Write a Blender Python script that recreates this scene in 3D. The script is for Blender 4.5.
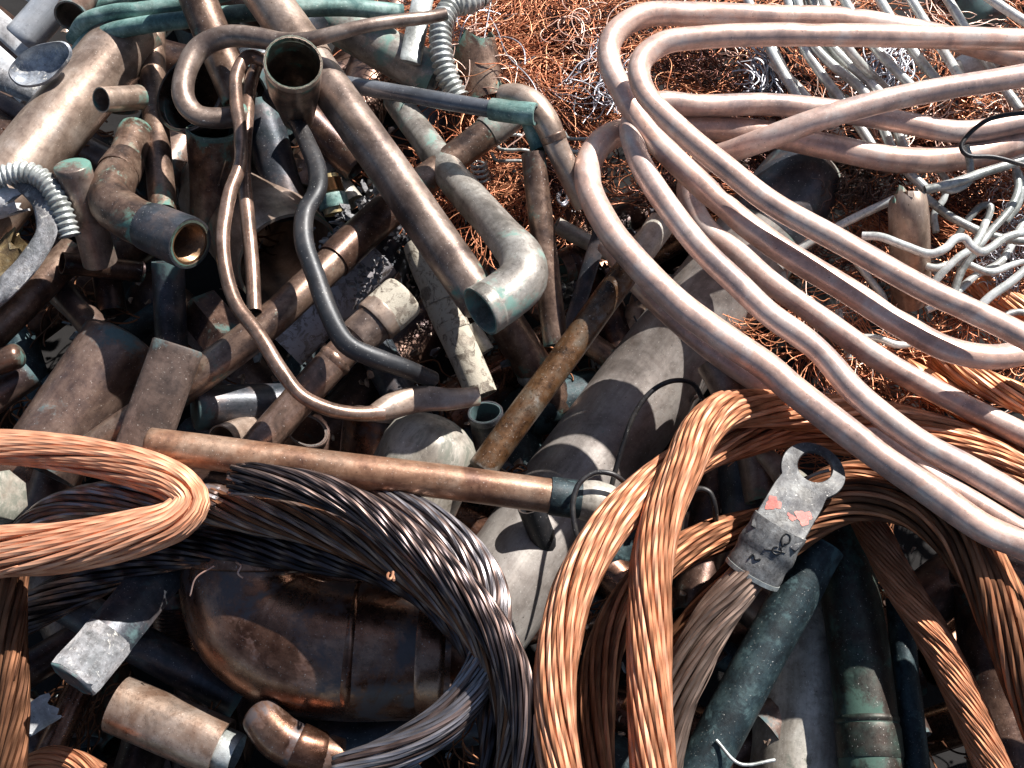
import bpy, math, random
import numpy as np
from mathutils import Vector
random.seed(7); RNG = np.random.default_rng(7)
S = bpy.context.scene
for o in list(bpy.data.objects): bpy.data.objects.remove(o)
COL = S.collection
# ------------------------------------------------------------ camera, world, sun
PITCH = math.radians(65); DIST = 1.0; FX = 1100.0
cam = bpy.data.cameras.new('camera'); camo = bpy.data.objects.new('camera', cam); COL.objects.link(camo)
CAM = np.array([0, -DIST*math.cos(PITCH), DIST*math.sin(PITCH)])
camo.location = CAM; camo.rotation_euler = (math.pi/2-PITCH, 0, 0)
cam.sensor_width = 36; cam.lens = 36*FX/1024; cam.clip_start = 0.02; cam.clip_end = 200
S.camera = camo
FWD = np.array([0, math.cos(PITCH), -math.sin(PITCH)]); RGT = np.array([1., 0, 0]); UPV = np.array([0, math.sin(PITCH), math.cos(PITCH)])
SUN = np.array([0.48, 0.55, 0.68]); SUN = SUN/np.linalg.norm(SUN)
elev = math.asin(SUN[2]); azim = math.atan2(SUN[0], SUN[1])
w = bpy.data.worlds.new('World'); S.world = w; w.use_nodes = True
nt = w.node_tree; bg = nt.nodes['Background']
sky = nt.nodes.new('ShaderNodeTexSky'); sky.sky_type = 'NISHITA'; sky.sun_disc = False
sky.sun_elevation = elev; sky.sun_rotation = azim
nt.links.new(sky.outputs[0], bg.inputs[0]); bg.inputs[1].default_value = 0.05
sl = bpy.data.lights.new('sun', 'SUN'); sl.energy = 5.0; sl.angle = math.radians(0.5); sl.color = (1, .975, .94)
so = bpy.data.objects.new('sun', sl); COL.objects.link(so); so.location = (2, 3, 4)
so.rotation_euler = Vector(SUN).to_track_quat('Z', 'Y').to_euler()
S.view_settings.view_transform = 'Standard'; S.view_settings.look = 'None'
S.view_settings.exposure = 1.0; S.view_settings.gamma = 1
S.cycles.max_bounces = 8; S.cycles.glossy_bounces = 4

def ray(px, py):
    px = np.asarray(px, float); py = np.asarray(py, float)
    return FWD + ((px-512)/FX)[..., None]*RGT - ((py-384)/FX)[..., None]*UPV
def depth_of(px, py, h):                     # h: height in mm over the plane z = 0
    d = ray(px, py); return (np.asarray(h)/1000. - CAM[2])/d[..., 2]
def world(px, py, dep): return CAM + np.asarray(dep)[..., None]*ray(px, py)

# ------------------------------------------------------------ materials
MATS = {}
def new_mat(name):
    m = bpy.data.materials.new(name); m.use_nodes = True; t = m.node_tree
    return m, t, t.nodes, t.links, t.nodes['Principled BSDF']
def aged(name, cols, met=.75, rough=.42, scale=22, pat=None, pamt=0., speck=.35, streak=.3, bump=.25, white=0., wcol=(.55,.52,.47), prough=.8, grime=.6):
    """oxidised metal: large patches of three tones, dark specks, drawn lines along the tube, verdigris or lime crusts"""
    met = min(met*(.85 if not name.startswith('coil') else .55), 1.); rough = rough-.02; scale = scale*1.9
    m, t, N, L, b = new_mat(name)
    at = N.new('ShaderNodeAttribute'); at.attribute_name = 'tc'
    oi = N.new('ShaderNodeObjectInfo')
    mul = N.new('ShaderNodeVectorMath'); mul.operation = 'MULTIPLY_ADD'
    L.new(oi.outputs['Random'], mul.inputs[0]); mul.inputs[1].default_value = (7.3, 3.1, 5.7); L.new(at.outputs['Vector'], mul.inputs[2])
    V = mul.outputs[0]
    def noise(sc, det, ro, vec=V, dist=0.):
        n = N.new('ShaderNodeTexNoise'); n.inputs['Scale'].default_value = sc; n.inputs['Detail'].default_value = det
        n.inputs['Roughness'].default_value = ro; n.inputs['Distortion'].default_value = dist; L.new(vec, n.inputs['Vector']); return n.outputs['Fac']
    def ramp(src, stops):
        r = N.new('ShaderNodeValToRGB'); e = r.color_ramp.elements
        while len(e) < len(stops): e.new(.5)
        for k, (p, c) in enumerate(stops): e[k].position = p; e[k].color = (*c, 1) if len(c) == 3 else c
        L.new(src, r.inputs[0]); return r.outputs[0]
    def mixc(fac, a, c, mode='MIX'):
        x = N.new('ShaderNodeMix'); x.data_type = 'RGBA'; x.blend_type = mode
        for s, v in ((x.inputs[0], fac), (x.inputs[6], a), (x.inputs[7], c)):
            if hasattr(v, 'links'): L.new(v, s)
            elif isinstance(v, (int, float)): s.default_value = v
            else: s.default_value = (*v, 1)
        return x.outputs[2]
    def math_(op, a, c):
        x = N.new('ShaderNodeMath'); x.operation = op; x.use_clamp = True
        for s, v in ((x.inputs[0], a), (x.inputs[1], c)):
            if hasattr(v, 'links'): L.new(v, s)
            else: s.default_value = v
        return x.outputs[0]
    n1 = noise(scale, 5, .62, dist=.4)
    c = ramp(n1, [(.36, cols[0]), (.5, cols[1]), (.64, cols[2])])
    mp = N.new('ShaderNodeVectorMath'); mp.operation = 'MULTIPLY'; L.new(V, mp.inputs[0]); mp.inputs[1].default_value = (1, 1, .045)
    ns = noise(330, 3, .6, mp.outputs[0])
    c = mixc(streak, c, ramp(ns, [(.3, (.45, .45, .45)), (.7, (1, 1, 1))]), 'MULTIPLY')
    n2 = noise(scale*6, 6, .78)
    c = mixc(speck, c, ramp(n2, [(.34, (.25, .22, .2)), (.52, (1, 1, 1))]), 'MULTIPLY')
    fine = noise(1400, 2, .5)
    ng = noise(scale*.55, 7, .7, dist=.6)
    c = mixc(grime, c, ramp(ng, [(.38, (.30, .26, .24)), (.47, (.72, .68, .66)), (.56, (1, 1, 1))]), 'MULTIPLY')
    mt2 = N.new('ShaderNodeVectorMath'); mt2.operation = 'MULTIPLY'; L.new(V, mt2.inputs[0]); mt2.inputs[1].default_value = (1, 1, .25)
    nd = noise(scale*2.6, 4, .55, mt2.outputs[0], .8)
    nf = noise(520, 3, .7)
    c = mixc(.55, c, ramp(nf, [(.66, (0, 0, 0)), (.70, (.75, .72, .66))]), 'ADD')
    c = mixc(.8, c, ramp(nf, [(.30, (.12, .10, .09)), (.34, (1, 1, 1))]), 'MULTIPLY')
    c = mixc(grime*.8, c, ramp(nd, [(.30, (.5, .46, .44)), (.5, (1, 1, 1)), (.72, (1.12, 1.08, 1.05))]), 'MULTIPLY')
    rg = math_('ADD', math_('MULTIPLY', n2, .28), rough-.14)
    metal = met
    if pamt > 0:
        n3 = noise(scale*.8, 9, .72, dist=.3)
        ja = N.new('ShaderNodeAttribute'); ja.attribute_name = 'joint'; n3 = math_('ADD', n3, math_('MULTIPLY', ja.outputs['Fac'], .15))
        lo = .68-pamt*.42
        msk = ramp(n3, [(lo, (0, 0, 0)), (lo+.09, (1, 1, 1))])
        pc = mixc(n2, pat, tuple(x*.55 for x in pat))
        c = mixc(msk, c, pc); rg = math_('ADD', rg, math_('MULTIPLY', msk, prough-rough))
        metal = math_('MULTIPLY', math_('SUBTRACT', 1., msk), met)
    if white > 0:
        n4 = noise(scale*1.5, 9, .75, dist=.8)
        lo = .66-white*.4
        wm = ramp(n4, [(lo, (0, 0, 0)), (lo+.05, (1, 1, 1))])
        c = mixc(wm, c, wcol); rg = math_('ADD', rg, math_('MULTIPLY', wm, .4)); metal = math_('MULTIPLY', math_('SUBTRACT', 1., wm), metal)
    L.new(c, b.inputs['Base Color']); L.new(rg, b.inputs['Roughness'])
    if hasattr(metal, 'links'): L.new(metal, b.inputs['Metallic'])
    else: b.inputs['Metallic'].default_value = metal
    bp = N.new('ShaderNodeBump'); bp.inputs['Strength'].default_value = bump; bp.inputs['Distance'].default_value = .0012
    hsum = math_('ADD', math_('MULTIPLY', n2, .6), math_('MULTIPLY', fine, .12)); hsum = math_('ADD', hsum, math_('MULTIPLY', ns, .12))
    L.new(hsum, bp.inputs['Height']); L.new(bp.outputs[0], b.inputs['Normal'])
    MATS[name] = m; return m
def wirem(name, c1, c2, met=1., rough=.32, var=.5):
    m, t, N, L, b = new_mat(name)
    at = N.new('ShaderNodeAttribute'); at.attribute_name = 'tc'
    n = N.new('ShaderNodeTexNoise'); n.inputs['Scale'].default_value = 30; n.inputs['Detail'].default_value = 5; L.new(at.outputs['Vector'], n.inputs['Vector'])
    r = N.new('ShaderNodeValToRGB'); r.color_ramp.elements[0].position = .35; r.color_ramp.elements[1].position = .65
    r.color_ramp.elements[0].color = (*c1, 1); r.color_ramp.elements[1].color = (*c2, 1); L.new(n.outputs['Fac'], r.inputs[0])
    wn = N.new('ShaderNodeTexWhiteNoise'); sp = N.new('ShaderNodeSeparateXYZ'); L.new(at.outputs['Vector'], sp.inputs[0])
    cb = N.new('ShaderNodeCombineXYZ'); L.new(sp.outputs[0], cb.inputs[0]); L.new(cb.outputs[0], wn.inputs['Vector'])
    mr = N.new('ShaderNodeMapRange'); mr.inputs[3].default_value = 1-var; mr.inputs[4].default_value = 1.0; L.new(wn.outputs['Value'], mr.inputs[0])
    mx = N.new('ShaderNodeVectorMath'); mx.operation = 'SCALE'; L.new(r.outputs[0], mx.inputs[0]); L.new(mr.outputs[0], mx.inputs[3])
    L.new(mx.outputs[0], b.inputs['Base Color']); b.inputs['Metallic'].default_value = met*.85
    b.inputs['Roughness'].default_value = rough+.16
    ax = N.new('ShaderNodeAttribute'); ax.attribute_name = 'ax'; sx = N.new('ShaderNodeSeparateXYZ'); L.new(ax.outputs['Vector'], sx.inputs[0])
    def M_(op, p, q=None):
        x = N.new('ShaderNodeMath'); x.operation = op
        for k_, v in enumerate((p, q)):
            if v is None: continue
            if hasattr(v, 'links'): L.new(v, x.inputs[k_])
            else: x.inputs[k_].default_value = v
        return x.outputs[0]
    an = M_('ARCTAN2', sx.outputs[1], sx.outputs[0]); wv = M_('SINE', M_('ADD', M_('MULTIPLY', an, 6.), M_('MULTIPLY', sx.outputs[2], 420.)))
    bp = N.new('ShaderNodeBump'); bp.inputs['Strength'].default_value = .6; bp.inputs['Distance'].default_value = .0006; L.new(M_('ABSOLUTE', M_('SINE', M_('ADD', M_('MULTIPLY', an, 3.), M_('MULTIPLY', sx.outputs[2], 130.)))), bp.inputs['Height'])
    L.new(bp.outputs[0], b.inputs['Normal'])
    MATS[name] = m; return m
GRN = (.12, .25, .20); TEAL = (.09, .27, .22)
aged('coil', [(.46,.33,.29), (.72,.48,.385), (.74,.60,.53)], met=.62, rough=.40, scale=16, speck=.25, streak=.22, bump=.12, grime=.3)
aged('coil_b', [(.42,.32,.295), (.66,.46,.385), (.68,.56,.50)], met=.6, rough=.42, scale=16, speck=.3, streak=.25, bump=.14, grime=.3)
aged('brown', [(.09,.06,.05), (.23,.145,.105), (.36,.25,.185)], met=.7, rough=.40, scale=18, pat=GRN, pamt=.18, speck=.5)
aged('dkbrown', [(.05,.03,.03), (.12,.068,.05), (.21,.125,.09)], met=.75, rough=.36, scale=18, pat=(.07,.14,.12), pamt=.12, speck=.5)
aged('mauve', [(.155,.112,.095), (.29,.215,.175), (.42,.33,.275)], met=.6, rough=.42, scale=14, pat=GRN, pamt=.15, speck=.35)
aged('tan', [(.30,.215,.165), (.46,.345,.27), (.56,.45,.375)], met=.6, rough=.4, scale=14, speck=.3, pat=GRN, pamt=.06)
aged('darkgreen', [(.045,.03,.022), (.055,.055,.045), (.05,.08,.065)], met=.6, rough=.5, scale=20, speck=.6, pat=(.06,.12,.09), pamt=.25)
aged('shiny', [(.36,.22,.15), (.58,.42,.32), (.70,.56,.46)], met=.8, rough=.32, scale=16, speck=.35)
aged('leveltan', [(.19,.09,.055), (.35,.19,.115), (.44,.29,.20)], met=.5, rough=.42, scale=14, speck=.4, grime=.5)
aged('greenish', [(.25,.23,.20), (.40,.37,.33), (.52,.49,.44)], met=.5, rough=.46, scale=16, pat=(.20,.33,.28), pamt=.30, speck=.45)
aged('slate', [(.035,.045,.055), (.075,.08,.095), (.15,.12,.115)], met=.5, rough=.42, scale=18, pat=(.08,.14,.14), pamt=.2, speck=.4)
aged('bluegreen', [(.012,.022,.027), (.022,.042,.05), (.045,.075,.08)], met=.3, rough=.55, scale=34, pat=(.06,.11,.115), pamt=.3, speck=.6, bump=.45)
aged('verdi', [(.06,.13,.12), (.16,.29,.26), (.32,.45,.41)], met=.05, rough=.6, scale=20, pat=(.06,.14,.13), pamt=.3, speck=.4, bump=.4)
aged('greytube', [(.10,.11,.125), (.14,.15,.17), (.19,.20,.22)], met=.2, rough=.32, scale=10, speck=.2, streak=.1, bump=.08)
aged('blacktube', [(.018,.019,.022), (.032,.033,.037), (.06,.055,.055)], met=.2, rough=.5, scale=14, speck=.25, bump=.15, pat=(.25,.17,.13), pamt=.06, prough=.5)
aged('rust', [(.05,.03,.018), (.17,.085,.038), (.20,.155,.11)], met=.45, rough=.32, scale=20, speck=.6, bump=.4, pat=(.24,.22,.19), pamt=.2)
aged('limed', [(.20,.165,.125), (.30,.255,.20), (.40,.34,.27)], met=.35, rough=.6, scale=30, white=.52, speck=.6, bump=.9, wcol=(.44,.39,.31))
aged('plaster', [(.21,.17,.155), (.28,.24,.22), (.36,.32,.30)], met=.3, rough=.5, scale=26, white=.5, speck=.6, bump=.7, wcol=(.40,.37,.38))
aged('cream', [(.38,.34,.28), (.52,.48,.41), (.62,.58,.51)], met=.3, rough=.4, scale=18, speck=.35, bump=.2, pat=(.2,.2,.16), pamt=.14)
aged('big', [(.32,.28,.25), (.42,.375,.34), (.50,.455,.41)], met=.5, rough=.46, scale=10, speck=.3, streak=.3, bump=.2, pat=(.16,.27,.23), pamt=.10)
aged('purple', [(.09,.062,.058), (.19,.125,.10), (.30,.205,.16)], met=.6, rough=.36, scale=14, speck=.35, pat=(.10,.17,.18), pamt=.12)
aged('copperfit', [(.14,.065,.042), (.30,.155,.10), (.44,.27,.19)], met=1.0, rough=.30, scale=12, speck=.4, bump=.12, pat=(.10,.08,.08), pamt=.2, prough=.4)
aged('thin', [(.16,.11,.085), (.30,.19,.14), (.40,.27,.21)], met=.7, rough=.34, scale=24, speck=.35, bump=.2)
aged('alu', [(.56,.60,.57), (.70,.73,.70), (.80,.82,.80)], met=.35, rough=.32, scale=22, speck=.3, streak=.2, bump=.1)
aged('galv', [(.30,.32,.30), (.46,.49,.47), (.60,.62,.60)], met=.4, rough=.4, scale=26, speck=.5, streak=.2, bump=.2)
aged('white', [(.50,.52,.54), (.66,.67,.68), (.76,.76,.76)], met=.1, rough=.5, scale=20, speck=.35, bump=.3)
aged('palegrey', [(.30,.33,.37), (.42,.44,.47), (.52,.53,.55)], met=.1, rough=.32, scale=10, speck=.15, bump=.08, grime=.3)
aged('flatdark', [(.07,.048,.04), (.13,.088,.07), (.20,.14,.115)], met=.25, rough=.62, scale=18, speck=.5, pat=(.09,.13,.13), pamt=.12)
aged('teeth', [(.22,.15,.08), (.42,.30,.14), (.52,.43,.27)], met=.4, rough=.5, scale=40, speck=.6, bump=.9)
aged('crust', [(.16,.165,.17), (.30,.30,.31), (.44,.43,.43)], met=.1, rough=.7, scale=30, speck=.7, bump=1.2, white=.2)
aged('crustblue', [(.24,.27,.31), (.36,.39,.44), (.52,.54,.56)], met=.5, rough=.5, scale=26, speck=.5, bump=.6, white=.15)
aged('thread', [(.16,.09,.05), (.36,.20,.10), (.45,.28,.16)], met=.7, rough=.38, scale=22, speck=.4, bump=.2)
aged('brass', [(.40,.30,.14), (.55,.44,.22), (.62,.54,.34)], met=.6, rough=.4, scale=24, speck=.4)
aged('lug', [(.13,.135,.14), (.24,.24,.235), (.36,.36,.35)], met=.5, rough=.6, scale=30, speck=.7, bump=.5)
aged('lugpalm', [(.07,.07,.075), (.15,.15,.15), (.25,.25,.24)], met=.5, rough=.62, scale=30, speck=.7, bump=.5)
aged('lugring', [(.02,.022,.025), (.035,.037,.042), (.06,.06,.062)], met=.1, rough=.8, scale=26, speck=.5, bump=.3)  # near-black tone painting the shadow over the lug's eye, not assigned to it
aged('redmark', [(.42,.06,.04), (.55,.11,.07), (.62,.20,.15)], met=0, rough=.55, scale=60, speck=.4)
aged('ink', [(.01,.01,.01), (.015,.015,.015), (.02,.02,.02)], met=0, rough=.5)
aged('blackmetal', [(.012,.012,.014), (.03,.028,.03), (.06,.055,.05)], met=.4, rough=.45, scale=22, speck=.4)
wirem('bright', (.66,.30,.17), (.88,.49,.31), rough=.5, var=.25)
wirem('orange', (.62,.25,.11), (.85,.40,.20), rough=.36, var=.5)
wirem('copper', (.36,.145,.07), (.64,.30,.165), rough=.52, var=.35)
wirem('oldcopper', (.13,.055,.03), (.36,.165,.085), rough=.5, var=.55)
wirem('frayed', (.20,.13,.10), (.46,.33,.26), rough=.42, var=.5)
wirem('dark', (.025,.02,.022), (.13,.095,.09), rough=.20, var=.5)
wirem('pinkdark', (.13,.08,.065), (.42,.30,.26), rough=.32, var=.6)
wirem('silver', (.28,.25,.25), (.55,.50,.50), rough=.26, var=.4)
wirem('tangle', (.55,.16,.07), (.92,.42,.22), met=.6, rough=.2, var=.6)
wirem('tanglepink', (.75,.42,.32), (.95,.72,.60), met=.6, rough=.2, var=.4)
wirem('tangledark', (.04,.02,.025), (.22,.09,.06), rough=.12, var=.6)
wirem('tinned', (.45,.43,.48), (.80,.80,.84), rough=.22, var=.4)

# ------------------------------------------------------------ path interpolation
def cr_weights(P, ts):
    """centripetal Catmull-Rom as a weight matrix: rows = samples, columns = control points; ts in 0..1 of chord length"""
    n = len(P); I = np.eye(n)
    if n == 2:
        t = np.asarray(ts)[:, None]; return (1-t)*I[0]+t*I[1]
    W = [2*I[0]-I[1]]+list(I)+[2*I[-1]-I[-2]]; Q = np.array([w @ P for w in W])
    d = np.maximum(np.linalg.norm(np.diff(Q, axis=0), axis=1), 1e-3)
    seg = d[1:-1]; cum = np.concatenate([[0], np.cumsum(seg)]); tot = cum[-1]
    kn = np.concatenate([[0], np.cumsum(d**.5)])
    out = []
    for t in ts:
        x = t*tot; k = min(int(np.searchsorted(cum, x, 'right'))-1, n-2); k = max(k, 0)
        u = (x-cum[k])/seg[k]; t0, t1, t2, t3 = kn[k:k+4]; T = t1+(t2-t1)*u
        p0, p1, p2, p3 = W[k:k+4]
        A1 = (t1-T)/(t1-t0)*p0+(T-t0)/(t1-t0)*p1; A2 = (t2-T)/(t2-t1)*p1+(T-t1)/(t2-t1)*p2; A3 = (t3-T)/(t3-t2)*p2+(T-t2)/(t3-t2)*p3
        B1 = (t2-T)/(t2-t0)*A1+(T-t0)/(t2-t0)*A2; B2 = (t3-T)/(t3-t1)*A2+(T-t1)/(t3-t1)*A3
        out.append((t2-T)/(t2-t1)*B1+(T-t1)/(t2-t1)*B2)
    return np.array(out)

ITEMS = []
class Item: pass
def item(kind, name, label, cat, pts, r, mat, h=0, mode=None, group=None, **kw):
    it = Item(); it.kind = kind; it.name = name; it.label = label; it.cat = cat; it.mat = mat; it.group = group; it.kw = kw
    P = []; R = []
    for p in pts:
        P.append((p[0], p[1], p[2] if len(p) > 2 else h)); R.append(p[3] if len(p) > 3 else 1.)
    if kind != 'ribbed' and r < 34 and not kw.get('keep') and not kw.get('parts'):       # run on well past the frame where the photograph cuts a piece off
        def beyond(p, m=40): return p[0] < -m or p[0] > 1024+m or p[1] < -m or p[1] > 768+m
        def grow(p, q, L_=230.):
            d = np.array(p[:2], float)-np.array(q[:2], float); d = d/np.linalg.norm(d)*L_; return (p[0]+d[0], p[1]+d[1], p[2]-12)
        if beyond(P[0]): P.insert(0, grow(P[0], P[1])); R.insert(0, R[0])
        if beyond(P[-1]): P.append(grow(P[-1], P[-2])); R.append(R[-1])
        for p_ in kw.get('parts', []): pass
    it.P = np.array(P, float); it.rs = np.array(R, float); it.r = r
    it.mode = mode or ('r' if len(pts) == 2 else 'f')
    it.dep = depth_of(it.P[:, 0], it.P[:, 1], it.P[:, 2])
    Q = np.column_stack([it.P[:, :2], it.P[:, 2]*1.0]); it.Q = Q
    L = np.linalg.norm(np.diff(Q, axis=0), axis=1).sum(); it.L = L
    m = int(np.clip(L/8, 5, 90)); it.ts = np.linspace(0, 1, m); it.W = cr_weights(Q, it.ts)
    ITEMS.append(it); return it
def relax(iters=70):
    items = [i for i in ITEMS if i.mode != 'x']
    idx = []; XY = []; RR = []
    for k, it in enumerate(items):
        xy = it.W @ it.P[:, :2]; XY.append(xy); idx += [k]*len(xy); RR.append(it.W @ it.rs*it.r)
    idx = np.array(idx); XY = np.vstack(XY); RR = np.concatenate(RR)
    H0 = np.concatenate([it.W @ it.dep for it in items])
    D2 = ((XY[:, None, :]-XY[None])**2).sum(2); Rs = (RR[:, None]+RR[None])
    ok = (D2 < (Rs*.95)**2) & (idx[:, None] < idx[None])
    A, B = np.nonzero(ok); d2 = D2[A, B]; rs = RR[A]+RR[B]
    sgn = np.sign(H0[B]-H0[A]); need = np.sqrt(np.maximum(rs**2-d2, 0))*.97/FX
    st = np.cumsum([0]+[len(i.ts) for i in items])
    stiff = np.array([1./(1+(it.r/16.)**2)+.15 for it in items])   # big pipes move less
    for _ in range(iters):
        D = np.concatenate([it.W @ it.dep for it in items])
        gap = (D[B]-D[A])*sgn; pen = need*D[A]-gap; on = pen > 0
        a, b, s, p = A[on], B[on], sgn[on], pen[on]
        wa = stiff[idx[a]]; wb = stiff[idx[b]]; tot = wa+wb
        push = np.zeros(len(D)); neg = np.zeros(len(D))
        # keep the strongest push in each direction per sample
        va = -s*p*wa/tot; vb = s*p*wb/tot
        np.maximum.at(push, a[va > 0], va[va > 0]); np.minimum.at(neg, a[va < 0], va[va < 0])
        np.maximum.at(push, b[vb > 0], vb[vb > 0]); np.minimum.at(neg, b[vb < 0], vb[vb < 0])
        f = push+neg
        for k, it in enumerate(items):
            g = f[st[k]:st[k+1]]
            if not np.any(g): continue
            if it.mode == 'o': it.dep += .5*(g.max()+g.min()); continue
            if it.mode == 'r':
                w = np.abs(g)+1e-5; x = it.ts-.5
                m0 = (w*x).sum()/w.sum(); a0 = (w*g).sum()/w.sum(); v = (w*(x-m0)**2).sum()
                sl_ = (w*(x-m0)*(g-a0)).sum()/(v+.03*w.sum()); sl_ = np.clip(sl_, -.02, .02)
                tc = (it.W.T @ it.ts)/np.maximum(it.W.sum(0), 1e-6) if False else np.concatenate([[0], np.cumsum(np.linalg.norm(np.diff(it.Q, axis=0), axis=1))])/it.L
                it.dep += .5*(a0+sl_*((tc-.5)-m0))
                if not hasattr(it, 'd0'): it.d0 = it.dep.copy()
                dl = it.dep-it.d0; mid = dl.mean(); it.dep = it.d0+np.clip(mid, -.07, .07)+np.clip(dl-mid, -.02, .02)
            else:
                Wp = np.maximum(it.W, 0); c = np.zeros(len(it.dep))
                for j in range(len(c)):
                    w = Wp[:, j]; q = w*g; c[j] = q[np.argmax(np.abs(q))]
                if len(c) > 3:
                    e = np.pad(c, 1, mode='edge'); c = .25*e[:-2]+.5*e[1:-1]+.25*e[2:]
                it.dep += .6*c
                if len(c) > 4:          # long tubes bend gently: keep only a smooth change of depth
                    if not hasattr(it, 'd0'): it.d0 = it.dep-.6*c
                    x = np.concatenate([[0], np.cumsum(np.linalg.norm(np.diff(it.Q, axis=0), axis=1))]); x = x/x[-1]*2-1
                    dg = min(2 if it.name == 'bent_tube' else 4, len(c)-2); y = it.dep-it.d0; wt = np.ones(len(x)); wt[0] = wt[-1] = .6
                    A_ = np.vander(x, dg+1)*wt[:, None]; Mx = A_.T@A_+np.diag([.12]*dg+[0.]); co = np.linalg.solve(Mx, A_.T@(y*wt)); it.dep = it.d0+np.vander(x, dg+1)@co
    D = np.concatenate([it.W @ it.dep for it in items]); pen = need*D[A]-(D[B]-D[A])*sgn
    print('relax: pairs', len(A), 'penetrating > 6 mm:', int((pen > .006).sum()))
    bad = {}
    for a, b, p in zip(A[pen > .012], B[pen > .012], pen[pen > .012]):
        k = (items[idx[a]].label[:34], items[idx[b]].label[:34]); bad[k] = max(bad.get(k, 0), p)
    for k, v in sorted(bad.items(), key=lambda z: -z[1])[:14]: print('   %.0f mm' % (v*1000), k)

# ------------------------------------------------------------ mesh builders
def frames(path):
    T = np.gradient(path, axis=0); T /= np.linalg.norm(T, axis=1)[:, None]+1e-12
    v = CAM-path[0]; n = v-T[0]*(v@T[0])
    if np.linalg.norm(n) < .15*np.linalg.norm(v): n = np.cross(T[0], [1, .3, 0])
    n /= np.linalg.norm(n); Ns = [n]
    for i in range(1, len(path)):
        n = Ns[-1]-T[i]*(Ns[-1]@T[i]); n /= np.linalg.norm(n)+1e-12; Ns.append(n)
    Nn = np.array(Ns); return T, Nn, np.cross(T, Nn)
def mesh_obj(name, V, F, tc, mat, parent=None, origin=None, smooth=True, loc=None):
    me = bpy.data.meshes.new(name); V = np.asarray(V); o0 = origin if origin is not None else V.mean(0)
    me.from_pydata((V-o0).tolist(), [], F)
    if tc is not None:
        a = me.attributes.new('tc', 'FLOAT_VECTOR', 'POINT'); a.data.foreach_set('vector', np.asarray(tc, np.float32).ravel())
    me.materials.append(MATS[mat] if isinstance(mat, str) else mat)
    if smooth:
        me.shade_smooth()
        if smooth != 'all':
            try: me.set_sharp_from_angle(angle=math.radians(48))
            except Exception: pass
    o = bpy.data.objects.new(name, me); COL.objects.link(o)
    if parent is not None: o.parent = parent
    else: o.location = o0
    return o
def tag(o, label=None, cat=None, group=None, kind=None):
    if label: o['label'] = label
    if cat: o['category'] = cat
    if group: o['group'] = group
    if kind: o['kind'] = kind
    return o
def grid_faces(nr, ns, base=0, flip=False):
    i = np.arange(nr-1)[:, None]*ns; j = np.arange(ns)[None]; k = (j+1) % ns
    q = np.stack([i+j, i+k, i+ns+k, i+ns+j], -1).reshape(-1, 4)+base
    if flip: q = q[:, ::-1]
    return q.tolist()
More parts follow.
